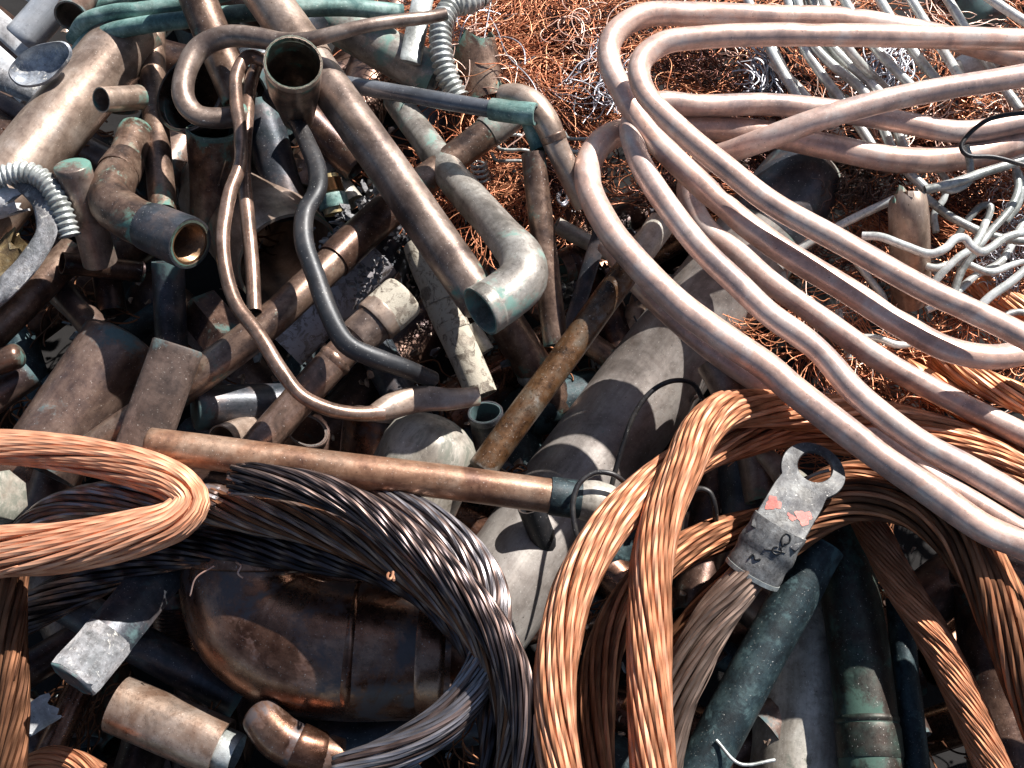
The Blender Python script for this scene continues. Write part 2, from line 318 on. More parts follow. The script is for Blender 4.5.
def tube_geo(path, rad, sides=24, ends='oo', wall=.12, dent=.02, squash=None, seed=0, lobes=2.0, cap_h=.6, rough_rim=0.):
    rg = np.random.default_rng(seed); T, Nn, Bn = frames(path); n = len(path)
    s = np.concatenate([[0], np.cumsum(np.linalg.norm(np.diff(path, axis=0), axis=1))])
    th = np.arange(sides)/sides*2*math.pi; ct, stt = np.cos(th), np.sin(th)
    R0 = rad.mean()
    ph = rg.uniform(0, 6.28, 8); fr = rg.uniform(.4, 1.5, 8)/(R0*lobes)
    dn = sum(np.sin(s[:, None]*fr[k]+ph[k]+th[None]*(k % 3+1)) for k in range(6))/6
    Rm = rad[:, None]*(1+dent*1.6*dn)
    if dent > .011:                       # knocks and flats from handling
        for _ in range(int(min(14, s[-1]/(R0*9)))+1):
            s0 = rg.uniform(0, s[-1]); t0 = rg.uniform(0, 6.28); wd_ = R0*rg.uniform(.5, 1.8); dp = rg.uniform(.03, .13)*min(dent/.018, 1.8)
            dth = np.abs((th-t0+math.pi) % (2*math.pi)-math.pi)
            Rm = Rm*(1-dp*np.exp(-((s[:, None]-s0)/wd_)**2-(dth[None]/rg.uniform(.5, .9))**2))
    sq = np.ones(n) if squash is None else squash
    wide = np.clip(1+(1-sq)*.45, 1, 1.5)
    def ring(c, B, N_, R, q, wd): return c+(R*ct*wd)[:, None]*B+(R*stt*q)[:, None]*N_
    V = []; TC = []; F = []
    def add(c, i, R, off=0.):
        V.append(ring(c, Bn[i], Nn[i], R, sq[i], wide[i])); TC.append(np.column_stack([R*ct, R*stt, np.full(sides, s[i]+off)]))
    jag = {}
    def capring(i, sign, which):
        c = path[i]
        if which == 'd':
            out = []
            for a in (.25, .5, .7, .86, .96): out.append((c+T[i]*sign*R0*cap_h*math.sin(a*math.pi/2), math.cos(a*math.pi/2)))
            return out
        return [(c+T[i]*sign*R0*.07, .93), (c+T[i]*sign*R0*.09, .5)]
    rings = []  # (centre, i, R array)
    if ends[0] in 'df':
        for c, q in reversed(capring(0, -1, ends[0])): rings.append((c, 0, Rm[0]*q))
    for i in range(n): rings.append((path[i], i, Rm[i]))
    if ends[1] in 'df':
        for c, q in capring(n-1, 1, ends[1]): rings.append((c, n-1, Rm[-1]*q))
    for c, i, R in rings: add(c, i, R)
    V = [v.copy() for v in V]
    def rag(k, i, sign, amp):
        j = np.repeat(rg.uniform(-1, .35, sides//2+1), 2)[:sides]*amp+rg.uniform(-.3, .3, sides)*amp
        V[k] += (j*R0*sign)[:, None]*T[i]
    if ends[0] == 'j': rag(0, 0, -1, .9)
    if ends[1] == 'j': rag(len(V)-1, n-1, 1, .9)
    for e, k, i, sg in ((ends[0], 0, 0, -1), (ends[1], len(V)-1, n-1, 1)):
        if e == 'o' and rough_rim: rag(k, i, sg, rough_rim)
    nr = len(V); F += grid_faces(nr, sides)
    op = [e in 'oj' for e in ends]
    if op[0] or op[1]:
        iv = []; itc = []; wl = 1-wall
        for i in range(n-1, -1, -1):
            src = None
            if i == n-1 and op[1]: src = V[-1]
            if i == 0 and op[0]: src = V[0]
            if src is not None: iv.append(path[i]+(src-path[i])*wl+((src-path[i])@T[i])[:, None]*T[i]*wall)
            else: iv.append(ring(path[i], Bn[i], Nn[i], Rm[i]*wl, sq[i], wide[i]))
            itc.append(np.column_stack([Rm[i]*ct*.9, Rm[i]*stt*.9, np.full(sides, s[i]+.3)]))
        base = nr*sides; V += iv; TC += itc; F += grid_faces(n, sides, base)
        a0 = (nr-1)*sides; b0 = base; j = np.arange(sides); k = (j+1) % sides
        if op[1]: F += np.stack([a0+j, a0+k, b0+k, b0+j], -1).tolist()
        e0 = base+(n-1)*sides
        if op[0]: F += np.stack([e0+j, e0+k, k, j], -1).tolist()
        if not op[1]: F.append([b0+x for x in range(sides)])
        if not op[0]: F.append([e0+x for x in reversed(range(sides))])
    if not op[0]: F.append(list(reversed(range(sides))))
    if not op[1]: F.append([(nr-1)*sides+x for x in range(sides)])
    return np.vstack(V), F, np.vstack(TC)
def dense(it, step=3.5, lo=8, hi=220):
    m = int(np.clip(it.L/step, lo, hi)); ts = np.linspace(0, 1, m); W = cr_weights(it.Q, ts)
    C = world(it.P[:, 0], it.P[:, 1], it.dep)
    rad = (W @ it.rs)*it.r*it.dep.mean()/FX
    return W @ C, rad, ts
def wobble(path, amp, seed):
    if not amp: return path
    rg = np.random.default_rng(seed+99); T, Nn, Bn = frames(path); n = len(path)
    s = np.concatenate([[0], np.cumsum(np.linalg.norm(np.diff(path, axis=0), axis=1))])
    f = lambda: sum(np.sin(s*rg.uniform(8, 40)+rg.uniform(0, 6.28))*rg.uniform(.3, 1) for _ in range(4))/2
    return path+(f()*amp)[:, None]*Nn+(f()*amp)[:, None]*Bn
SEED = [0]
def build_pipe(it):
    SEED[0] += 1; sd = SEED[0]*13; kw = it.kw
    path, rad, ts = dense(it, step=max(3., min(6.5, it.r*.4)))
    path = wobble(path, kw.get('wob', .0006 if it.L > 150 else 0), sd)
    sq = np.full(len(ts), kw.get('sq', 1.))
    for (a, b, q) in kw.get('flat', []):
        x = np.clip((ts-a)/max(b-a, 1e-6), 0, 1); x = x*x*(3-2*x); sq = sq*(1-x)+q*x
    if it.cat == 'tube' and it.L > 100:
        T_, _n, _b = frames(path); cv = np.linalg.norm(np.gradient(T_, axis=0), axis=1)/(np.linalg.norm(np.gradient(path, axis=0), axis=1)+1e-9)*rad
        cv = np.convolve(np.pad(cv, 3, mode='edge'), np.ones(7)/7, 'valid'); sq = sq*(1-np.clip(cv*.45, 0, .16))
    sides = kw.get('sides', 30 if it.name == 'bent_tube' else 12 if it.r < 6 else 16 if it.r < 14 else 24 if it.r < 30 else 44)
    V, F, tc = tube_geo(path, rad, sides, kw.get('ends', 'oo'), kw.get('wall', .12), kw.get('dent', .018), sq, sd, cap_h=kw.get('cap_h', .6), rough_rim=kw.get('rim', 0.))
    o = mesh_obj(it.name, V, F, tc, it.mat); org = V.mean(0)
    ltot = np.linalg.norm(np.diff(path, axis=0), axis=1).sum(); js = [0., ltot]+[q_*ltot for p in kw.get('parts', []) for q_ in (p[1], p[2])]
    sv = tc[:, 2] % .3 if tc[:, 2].max() > ltot+.25 else tc[:, 2]; sv = np.where(tc[:, 2] > ltot+.01, tc[:, 2]-.3, tc[:, 2])
    jn = np.exp(-np.min(np.abs(sv[:, None]-np.array(js)[None]), axis=1)/(rad.mean()*.8)); at_ = o.data.attributes.new('joint', 'FLOAT', 'POINT'); at_.data.foreach_set('value', jn.astype(np.float32))
    tag(o, it.label, it.cat, it.group)
    for p in kw.get('parts', []):
        nm, a, b, rm = p[:4]; mt = p[4] if len(p) > 4 and p[4] else it.mat; typ = p[5] if len(p) > 5 else 'collar'; lb = p[6] if len(p) > 6 else None
        m = 10 if typ != 'thread' else 40
        tt = np.linspace(a, b, m); pp = np.array([[np.interp(t, ts, path[:, c]) for c in range(3)] for t in tt]); rr = np.interp(tt, ts, rad)*rm
        Lp = np.linalg.norm(np.diff(path, axis=0), axis=1).sum(); te = path[-1]-path[-2]; te = te/np.linalg.norm(te); pp = pp+np.maximum(tt-1, 0)[:, None]*Lp*te
        if typ == 'bead': rr = np.interp(tt, ts, rad)*(1.0+(rm-1)*np.sin(np.linspace(.08, math.pi-.08, m)))
        elif typ == 'thread': rr = rr*(1+.05*np.sin(np.arange(m)*math.pi/1.5))
        else:
            rr[0] *= .97; rr[-1] *= .97
        Vp, Fp, tp = tube_geo(pp, rr, sides, 'oo' if typ != 'end' else 'ff', wall=1-1.0/rm+.02 if rm > 1 else .1, dent=.012, squash=np.interp(tt, ts, sq), seed=sd+5)
        c = mesh_obj(nm, Vp, Fp, tp, mt, parent=o, origin=org)
        if lb: c['label'] = lb
    return o, path, rad
def build_ribbed(it):
    SEED[0] += 1; kw = it.kw; path, rad, ts = dense(it, step=1.1, hi=400)
    n = len(ts); s = np.concatenate([[0], np.cumsum(np.linalg.norm(np.diff(path, axis=0), axis=1))])
    pitch = kw.get('pitch', 6)*it.dep.mean()/FX
    rad = rad*(1+kw.get('amp', .13)*np.sin(2*math.pi*s/pitch))
    V, F, tc = tube_geo(path, rad, 20, 'oo', .25, .01, None, SEED[0])
    o = mesh_obj(it.name, V, F, tc, it.mat, smooth='all'); tag(o, it.label, it.cat, it.group)
    # cuff where the hose is cut
    tt = np.linspace(0, .05, 6); pp = np.array([[np.interp(t, ts, path[:, c]) for c in range(3)] for t in tt])
    Vp, Fp, tp = tube_geo(pp, np.full(6, it.r*it.dep.mean()/FX*1.2), 20, 'oo', .12)
    mesh_obj('cuff', Vp, Fp, tp, it.mat, parent=o, origin=V.mean(0)); return o
def wires_geo(paths, rads, sides=5, seed=0):
    """paths M,N,3 -> one mesh of M thin tubes with flat ends"""
    M, N, _ = paths.shape
    T = np.gradient(paths, axis=1); T /= np.linalg.norm(T, axis=2)[..., None]+1e-12
    n = np.cross(T[:, 0], np.array([.31, .22, .93])); n /= np.linalg.norm(n, axis=1)[:, None]+1e-12
    Nn = np.empty_like(paths); Nn[:, 0] = n
    for i in range(1, N):
        v = Nn[:, i-1]-T[:, i]*(Nn[:, i-1]*T[:, i]).sum(1)[:, None]; Nn[:, i] = v/(np.linalg.norm(v, axis=1)[:, None]+1e-12)
    Bn = np.cross(T, Nn); th = np.arange(sides)/sides*2*math.pi
    rads = np.broadcast_to(np.asarray(rads), (M,))
    V = paths[:, :, None]+rads[:, None, None, None]*(np.cos(th)[None, None, :, None]*Bn[:, :, None]+np.sin(th)[None, None, :, None]*Nn[:, :, None])
    rg = np.random.default_rng(seed); rid = rg.uniform(0, 50, M)
    s = np.concatenate([np.zeros((M, 1)), np.cumsum(np.linalg.norm(np.diff(paths, axis=1), axis=2), 1)], 1)
    tc = np.empty((M, N, sides, 3)); tc[..., 0] = rid[:, None, None]; tc[..., 1] = rid[:, None, None]*.37; tc[..., 2] = s[:, :, None]
    i = (np.arange(M)*N*sides)[:, None, None]+(np.arange(N-1)*sides)[None, :, None]; j = np.arange(sides)[None, None]; k = (j+1) % sides
    F = np.stack([i+j, i+k, i+sides+k, i+sides+j], -1).reshape(-1, 4)
    return V.reshape(-1, 3), F, tc.reshape(-1, 3), M, N, sides
def fast_mesh(name, V, F, tc, mat, parent=None, origin=None, caps=None):
    me = bpy.data.meshes.new(name); o0 = origin if origin is not None else V.mean(0)
    nq = len(F); loops = F.reshape(-1); starts = np.arange(nq)*4; 
    if caps is not None:
        M, N, sd = caps; b = (np.arange(M)*N*sd)[:, None]
        c1 = b+np.arange(sd)[None, ::-1]; c2 = b+(N-1)*sd+np.arange(sd)[None]
        cl = np.concatenate([c1, c2]).reshape(-1); starts = np.concatenate([starts, len(loops)+np.arange(2*M)*sd]); loops = np.concatenate([loops, cl])
    me.vertices.add(len(V)); me.vertices.foreach_set('co', (V-o0).astype(np.float32).ravel())
    me.loops.add(len(loops)); me.loops.foreach_set('vertex_index', loops.astype(np.int32))
    me.polygons.add(len(starts)); me.polygons.foreach_set('loop_start', starts.astype(np.int32))
    sm = np.ones(len(starts), bool); sm[nq:] = False; me.polygons.foreach_set('use_smooth', sm)
    me.update(calc_edges=True)
    a = me.attributes.new('tc', 'FLOAT_VECTOR', 'POINT'); a.data.foreach_set('vector', tc.astype(np.float32).ravel())
    me.materials.append(MATS[mat])
    o = bpy.data.objects.new(name, me); COL.objects.link(o)
    if parent is not None: o.parent = parent
    else: o.location = o0
    return o
def offset_paths(path, offs, Nn, Bn): return path+offs[:, :1]*Bn+offs[:, 1:]*Nn
def strand_geo(paths, rads, sides, seed):
    V, F, tc, M, N, sd = wires_geo(paths, 1e-9, sides, seed)
    V, F, tc, M, N, sd = wires_geo(paths, rads, sides, seed)
    th = np.arange(sd)/sd*2*math.pi; ax = np.empty((M, N, sd, 3)); ax[..., 0] = np.cos(th); ax[..., 1] = np.sin(th); ax[..., 2] = tc.reshape(M, N, sd, 3)[..., 2]
    return V, F, tc, ax.reshape(-1, 3), (M, N, sd)
def build_cable(it):
    SEED[0] += 1; rg = np.random.default_rng(SEED[0]*7); kw = it.kw
    path, rad, ts = dense(it, step=kw.get('step', 4.6), lo=20, hi=150)
    n = len(ts); s = np.concatenate([[0], np.cumsum(np.linalg.norm(np.diff(path, axis=0), axis=1))]); mm = it.dep.mean()/FX
    T, Nn, Bn = frames(path)
    ns = int(kw.get('ns', 8)*2.15); pitch = kw.get('pitch', 260)*1.15*mm; loose = kw.get('loose', .06)
    root = bpy.data.objects.new(it.name, None); COL.objects.link(root); root.location = path[n//2]; root.empty_display_size = .02
    tag(root, it.label, it.cat, it.group)
    lay = kw.get('lay', -1); q = math.sin(math.pi/ns); f1 = q/(1+q)*1.08; n2 = max(ns-7, 4); R2 = 1-2*f1*.96; q2 = math.sin(math.pi/n2); f2 = R2*q2/(1+q2)*1.1
    jobs = [(j, ns, 1-f1, f1, 1., 'strand') for j in range(ns)]+[(j, n2, R2-f2, f2, .8, 'inner_strand') for j in range(n2)]
    ph = rg.uniform(0, 6.28)
    for j, m_, ro, fr, pk, nm in jobs:
        wv = sum(np.sin(s*rg.uniform(8, 40)+rg.uniform(0, 6.28)) for _ in range(3))/3
        wu = sum(np.sin(s*rg.uniform(8, 36)+rg.uniform(0, 6.28)) for _ in range(3))/3
        a = ph+2*math.pi*j/m_+lay*2*math.pi*s/(pitch*pk)+loose*2.0*wv
        rr = rad*ro*(1+loose*.9*wu)+rad*fr*rg.normal()*.12
        sp = offset_paths(path, np.column_stack([rr*np.cos(a), rr*np.sin(a)]), Nn, Bn)
        if kw.get('cut') is not None and j % 1 == 0:
            f = np.clip(1-np.arange(n)/7., 0, 1)**2; sp = sp+f[:, None]*rg.normal(0, 1, 3)*rad[0]*.16-f[:, None]*T[0]*rg.uniform(-.5, .5)*rad[0]*.5
        V, F, tc, ax, caps = strand_geo(sp[None], float((rad*fr).mean())*rg.uniform(.94, 1.06), 8 if nm == 'strand' else 6, SEED[0]*31+j+(500 if m_ == n2 else 0))
        o = fast_mesh(nm, V, F, tc, it.mat if isinstance(it.mat, str) else it.mat[j % len(it.mat)], parent=root, origin=path[n//2], caps=caps)
        at = o.data.attributes.new('ax', 'FLOAT_VECTOR', 'POINT'); at.data.foreach_set('vector', ax.astype(np.float32).ravel())
    for _ in range(max(1, kw.get('stray', 2)//3)):
        a0 = int(rg.integers(4, max(n-24, 5))); m = min(int(rg.integers(14, 26)), n-a0)
        if m < 8: continue
        a = rg.uniform(0, 6.28)+lay*2*math.pi*s[a0:a0+m]/pitch
        rr = rad[a0:a0+m]*(1.0+.16*np.sin(np.linspace(0, math.pi, m))-.06)
        P = offset_paths(path[a0:a0+m], np.column_stack([rr*np.cos(a), rr*np.sin(a)]), Nn[a0:a0+m], Bn[a0:a0+m])[None]
        V, F, tc, M, N, sd = wires_geo(P, .7*mm, 5, _)
        fast_mesh('loose_wire', V, F, tc, it.mat if isinstance(it.mat, str) else it.mat[0], parent=root, origin=path[n//2], caps=(M, N, sd))
    return root
def pipe(name, label, pts, r, mat, h=0, cat='pipe', **kw): return item('pipe', name, label, cat, pts, r, mat, h, kw.pop('mode', None), kw.pop('group', None), **kw)
def cable(label, pts, r, mat, h=0, name='stranded_cable', **kw): return item('cable', name, label, 'cable', pts, r, mat, h, kw.pop('mode', None), kw.pop('group', None), **kw)
def hose(label, pts, r, mat, h=0, **kw): return item('ribbed', 'corrugated_hose', label, 'hose', pts, r, mat, h, None, None, **kw)
# ================================================================ THE HEAP, traced thing by thing: (x, y, height mm[, relative radius])
# ---- bent coil of pinkish copper tubes, upper right
G = 'bent copper tubes of the coil'
LIFT = {'thick pale cop': 8, 'narrow copper ': -10, 'pale copper tu': 6, 'pinkish copper': -34, 'copper tube cr': -10}
def coil(label, pts, r, mat='coil', **kw): return pipe('bent_tube', label, [(x, y, h+kw.pop('lift', 24)*1.) if False else (x, y, h+LIFT.get(label[:14], 6)) for x, y, h in pts], r*.94, mat, cat='tube', group=G, wob=.0003, dent=.022, **kw)
coil('pinkish copper tube forming the outermost loop at the top of the coil', [(1120,70,40),(1024,58,60),(940,36,85),(850,20,110),(768,17,125),(690,14,130),(640,17,132),(612,38,132),(609,62,130),(622,92,128),(650,134,126),(709,192,122),(768,241,118),(850,292,110),(900,324,104),(950,350,100),(1000,357,96),(1060,340,90)], 13)
coil('pinkish copper tube nested inside the outermost loop, topmost of the coil', [(1120,44,120),(1024,40,130),(900,36,160),(768,35,170),(700,38,172),(660,45,172),(640,64,170),(645,92,168),(680,130,164),(728,170,160),(768,201,156),(850,247,150),(920,287,144),(1024,336,136),(1120,392,126)], 12.6)
coil('pale copper tube from behind the big bend, second from below at the right edge', [(1120,108,15),(1024,122,25),(960,132,30),(900,122,36),(830,110,44),(768,104,50),(700,106,56),(655,104,62),(631,124,76),(636,152,88),(655,188,94),(697,244,94),(737,283,92),(768,313,90),(818,350,86),(855,392,82),(918,441,78),(968,468,74),(1024,501,70),(1120,560,62)], 12.8, 'coil_b')
coil('thick pale copper tube whose loop bulges lowest and farthest left of the coil', [(1120,100,-10),(1024,140,5),(960,157,12),(900,160,16),(830,147,22),(768,134,26),(700,128,30),(640,130,40),(608,138,55),(592,156,66),(588,182,72),(608,228,76),(632,258,76),(677,303,76),(724,338,74),(768,368,72),(793,390,70),(868,447,66),(930,491,62),(985,529,58),(1024,545,54),(1120,590,46)], 14.8)
coil('copper tube crossing diagonally over the arms of the coil, then dipping under its loops', [(1120,56,130),(1024,76,128),(908,95,122),(830,116,116),(768,138,100),(735,150,80),(702,164,56),(688,190,40),(704,226,34),(738,254,34),(768,281,36),(805,307,36),(875,356,28),(930,388,24),(1024,435,18),(1120,480,10)], 12.4, 'coil_b')
coil('narrow copper tube half hidden between the two lowest sweeping tubes of the coil', [(606,244,30),(640,286,34),(700,342,38),(768,388,34),(820,408,28),(868,432,24),(930,476,22),(975,503,22),(1024,532,20),(1100,575,14)], 11.5)
pipe('bent_tube', 'purplish copper tube sagging in a shallow curve behind the diagonal tube', [(768,128,-10),(815,146,-5),(868,160,0),(908,163,2),(960,158,2),(1024,150,0),(1110,120,0)], 11, 'coil_b', cat='tube', group=G)
# ---- grey green aluminium rods between the arms of the coil
G = 'thin aluminium rods under the coil'
def rod(label, pts, r=3.6, mat='alu', name='metal_rod', **kw): return pipe(name, label, pts, r, mat, cat='rod', group=kw.pop('group', G), wob=0, dent=.01, ends='ff', sides=10, **kw)
for lb, pts in [
 ('silvery rod crossing the coil farthest left of the parallel rods', [(735,-30,10),(768,45,5),(800,102,0)]),
 ('silvery rod second from the left among the parallel rods under the coil', [(780,-30,15),(803,45,8),(845,105,0),(875,150,-6)]),
 ('silvery rod third from the left among the parallel rods, running on below the diagonal tube', [(790,-30,20),(813,44,12),(868,97,0),(898,160,-10),(925,188,-14)]),
 ('silvery rod with a paired neighbour just below the diagonal tube', [(805,-30,25),(829,42,16),(882,96,5),(905,152,-4)]),
 ('bright rod lying against its neighbour, fifth of the parallel rods', [(819,-12,28),(843,42,18),(894,98,5)]),
 ('bright rod running clear of the others to the diagonal tube', [(838,-10,20),(873,45,14),(917,92,8)]),
 ('grey rod falling steeply past the white crumpled cup', [(893,-30,20),(930,30,15),(963,82,10)]),
 ('grey rod cutting across the top right corner', [(960,-25,10),(988,-3,10),(1024,21,8),(1080,55,4)]),
 ('silvery rod slipped between the third and fourth parallel rods', [(798,-30,10),(822,44,0),(876,104,-8)]),
 ('thin pale rod near the right edge behind the crumpled cup', [(930,-30,0),(985,60,-6),(1020,110,-10)]),
 ('thin pale rod slanting across the others below the top tubes', [(772,62,-4),(800,90,-6),(812,104,-8)]),
 ('rod running down left of the white crumpled cup', [(862,-30,6),(908,44,2),(950,96,-4)]),
 ('white edged rod just above the dark wire wool', [(760,20,-20),(790,80,-30),(835,130,-38),(858,160,-44)])]:
    rod(lb, [(x, y, h+30) for x, y, h in pts], 4.8)
G = 'bent thin aluminium tubes on the right'
def thin_al(lb, pts, r=4.6, h=0, mat='galv'): return pipe('bent_thin_tube', lb, pts, r*.88, mat, h, cat='tube', group=G, wob=.0003, sides=12, dent=.02)
thin_al('pale thin tube from the coil to the torn copper stub', [(780,267,0),(800,249,8),(845,223,20),(895,199,40)], 5, mat='alu')
thin_al('pale green thin tube waving in front of the torn copper stub', [(862,236,70),(880,237,74),(905,246,78),(930,254,80),(946,248,82),(955,239,82),(964,238,80),(972,247,76),(982,252,72),(992,247,70),(1003,239,66),(1030,230,60),(1070,215,50)], 4.8, mat='alu')
thin_al('pale thin tube rising steeply past the waving tube', [(954,292,20),(962,270,26),(976,250,34),(992,230,38),(1008,212,40),(1018,190,40),(1016,172,38)], 4.6)
thin_al('short curved thin tube left of the steep one', [(932,285,40),(945,270,46),(958,258,50),(970,250,52),(978,240,50),(986,222,46)], 4.6, mat='alu')
thin_al('thin tube bent into a tight hairpin in the shade', [(958,236,10),(968,220,18),(982,206,24),(990,206,26),(988,218,24),(978,236,16),(966,262,8)], 4)
thin_al('mottled thin tube reaching the right edge below the wavy one', [(975,312,40),(990,297,46),(1010,283,50),(1030,266,52),(1060,240,50)], 5, mat='alu')
thin_al('thin tube bridging down from the coil into the right hand cables', [(900,372,-30),(922,352,-20),(953,318,-10),(968,306,0)], 4.6, mat='alu')
thin_al('dull thin tube descending behind the waving tube', [(922,194,20),(945,213,26),(968,226,30),(993,236,30),(1024,241,28),(1060,238,20)], 4.8)
thin_al('grey thin tube hanging under the sagging tube and pointing right', [(925,190,50),(950,184,54),(985,172,56),(1024,160,56),(1060,148,50)], 5.2, mat='galv')
thin_al('thin tube curving down the right edge beside wire wool', [(1014,165,30),(1021,182,36),(1018,205,30),(1005,222,24)], 4)
thin_al('pale thin tube peeping between two coil tubes at left', [(778,262,-30),(786,284,-28),(797,304,-26),(815,322,-30),(842,334,-30),(850,360,-34)], 4.6, mat='alu')
thin_al('short pale thin tube between the coil tubes', [(838,312,-20),(843,332,-24),(850,352,-30)], 4.4, mat='alu')
thin_al('pale thin tube crossing the orange wire below the topmost tube', [(850,338,10),(875,338,14),(900,345,16),(925,340,10)], 4.2, mat='alu')
thin_al('thin grey tube tucked under the sagging copper tube', [(842,160,-24),(860,168,-20),(880,171,-18),(905,168,-20)], 3.8)
thin_al('dark edged thin tube curling beside the crumpled white scraps', [(966,146,60),(970,165,48),(968,182,40),(952,190,36),(936,186,36)], 4.2)
thin_al('pale thin tube lying lowest in the knot, bending round to the right edge', [(916,262,10),(935,268,12),(960,262,10),(990,272,6),(1020,262,4),(1060,256,0)], 4.2, mat='alu')
thin_al('pale thin tube crossing behind the knot from lower left to upper right', [(926,310,-4),(948,300,0),(975,276,4),(1000,262,6),(1024,222,6),(1050,190,4)], 4.4, mat='alu')
thin_al('pale thin tube curving round just right of the torn copper stub', [(936,168,16),(946,180,14),(944,198,10),(934,214,4),(936,232,0)], 4, mat='alu')
thin_al('faded thin tube seen between the two topmost lower tubes of the coil', [(856,262,0),(872,282,0),(884,300,-4),(880,326,-10)], 4.2)
thin_al('thin tube hooked round above the orange cables', [(985,330,-10),(1000,318,-6),(1016,312,-6),(1040,316,-8)], 4)
pipe('black_wire', 'thin black wire looping over the sagging tube at the right edge', [(1080,112,90),(1024,113,90),(990,119,88),(971,132,84),(961,147,80),(967,155,78),(993,157,76),(1024,165,72),(1080,180,66)], 2.4, 'blackmetal', cat='wire', wob=0)
# things seen through the coil
pipe('copper_stub', 'upright copper stub with a torn crimped top among thin grey tubes', [(908,196,60,.86),(908,205,56,.95),(909,225,40),(911,300,-30)], 20, 'tan', cat='pipe', ends='jo', dent=.05, wall=.08)
pipe('dark_canister', 'dark greenish metal canister at the top right corner', [(950,-40,0),(985,22,-6)], 24, 'slate', cat='canister', ends='fd', cap_h=.35, parts=[('rim', .6, .66, 1.06)])
pipe('crumpled_cup', 'crumpled white metal cup below the dark canister', [(955,72,-10,.8),(975,64,-4,1),(992,58,0,1.1)], 15, 'white', cat='cup', mode='o', ends='jj', dent=.12, wall=.06)
pipe('brass_stub', 'small dull pipe stub above the dark canister edge', [(1004,40,0),(1040,70,0)], 16, 'slate', cat='pipe')
pipe('square_bar', 'short grey strip sticking out by the crumpled cup', [(905,130,-10),(903,160,-14)], 4, 'galv', cat='strip')
# ---- the big grey pipe
pipe('large_pipe', 'widest grey pipe, crossing the heap diagonally from the coil to the black cables', [(806,172,-14,.8),(760,238,-28,.92),(640,397,-46),(478,622,-46)], 50, 'big', ends='do', cap_h=.35, mode='r', dent=.008,
     parts=[('end_cap', .0, .14, 1.045, 'slate', 'collar', 'dark bluish cap on the upper end')])
pipe('reducing_elbow', 'open ended grey pipe emerging beside the large pipe under the coil', [(716,360,-4),(735,395,-14),(752,440,-30),(765,500,-50)], 20, 'mauve', cat='elbow', ends='oo', parts=[('socket', 0, .22, 1.1)])
pipe('pipe', 'dark pipe with streaks of verdigris standing behind the copper loop', [(742,435,-30),(748,520,-60)], 26, 'slate')
pipe('funnel', 'pale cone shaped funnel wedged behind the cable lug', [(757,448,-20,.5),(786,476,-20,1.),(795,486,-20,1.15)], 14, 'cream', cat='funnel', mode='o', wall=.06)
# ---- centre pipes
pipe('long_pipe', 'longest straight grey brown pipe, slanting from the top edge to the open elbow', [(250,-26,112),(482,303,56)], 20.8, 'mauve', ends='of',
     parts=[('sleeve', .0, .30, 1.12, 'tan'), ])
pipe('open_elbow', 'pale elbow pipe whose wide open mouth faces down left in the centre', [(396,100,24,.86),(430,148,44,.92),(468,195,76,1),(503,236,104,1.04),(522,259,116,1.2),(523,279,120,1.3),(506,295,122,1.32),(480,311,124,1.34)], 18.2, 'greenish', cat='elbow', ends='fo', wall=.08,
     parts=[('mouth_rim', .955, 1., 1.03)])
pipe('corroded_pipe', 'wide pipe blotched with green verdigris behind the grey conduit', [(338,22,24),(438,80,10)], 22, 'greenish', ends='jo', parts=[('threaded_end', .93, 1.06, .9, 'galv', 'thread')])
pipe('crossing_pipe', 'brown pipe passing under the longest pipe, from the bent joint down to the left', [(516,110,56),(396,204,52),(262,327,48),(92,452,10)], 16.4, 'brown', mode='r', ends='ff',
     parts=[('sleeve', .26, .44, 1.16, 'dkbrown'), ('coupling', .0, .07, 1.12, 'greenish')])  # thicker sleeve; its darker brown also paints in the longest pipe's shadow
pipe('bent_joint', 'pale bent joint with a rusted through hole at the end of the grey conduit', [(503,97,70,.9),(516,97,76,1.0),(532,104,78,1.05),(546,122,74,1.0),(558,150,60,.92),(585,205,26,.85)], 13.5, 'tan', cat='elbow', ends='fo', dent=.04, parts=[('hole_rim', .45, .5, 1.05, 'brown')])
pipe('grey_conduit', 'smooth blue grey conduit running right from the longest pipe', [(340,83,74),(360,87,76),(430,99,84),(506,111,90),(536,114,88)], 8.6, 'greytube', cat='conduit', parts=[('coupler', .76, 1.0, 1.28, 'verdi', 'collar', 'pale green coupler')])
pipe('bright_edge_tube', 'green conduit stub dropping behind the conduit coupler', [(528,112,66),(541,150,40)], 10, 'verdi', cat='tube')
pipe('upright_pipe', 'upright rusty pipe with a clean cut top, right of the open elbow', [(534,154,40),(545,250,6),(556,345,-26)], 12.6, 'brown', mode='r')
pipe('flat_strip', 'narrow grey metal strip leaning between two pipes', [(602,228,10),(570,330,-40)], 6.5, 'slate', cat='strip', ends='ff', sq=.45)
pipe('pale_thin_pipe', 'pale green thin pipe poking out left behind the coil', [(556,225,-20),(622,260,-24),(680,290,-30)], 8.4, 'cream', wall=.2, cat='pipe')
pipe('pipe_ring', 'copper socket ring in shade behind the narrow strip', [(560,268,-60),(590,255,-62)], 17, 'dkbrown', cat='fitting', parts=[('bead', .3, .6, 1.1, None, 'bead')])
pipe('rusty_pipe', 'rust orange pipe lying along the left side of the large grey pipe', [(662,222,46),(482,470,2)], 14.4, 'rust', ends='df', cap_h=.2,
     parts=[('end_sleeve', 0, .17, 1.05, 'cream', 'collar', 'pale limed upper end')])
pipe('pipe_stub', 'short tan stub with a collar between the rusty pipe and the large pipe', [(645,292,-46),(630,345,-64)], 12.5, 'tan', ends='do', parts=[('collar', .3, .55, 1.12)])
pipe('chrome_stub', 'bright metal stub low beside the large grey pipe', [(604,342,-70),(612,378,-84)], 17, 'white', ends='do', cat='fitting')
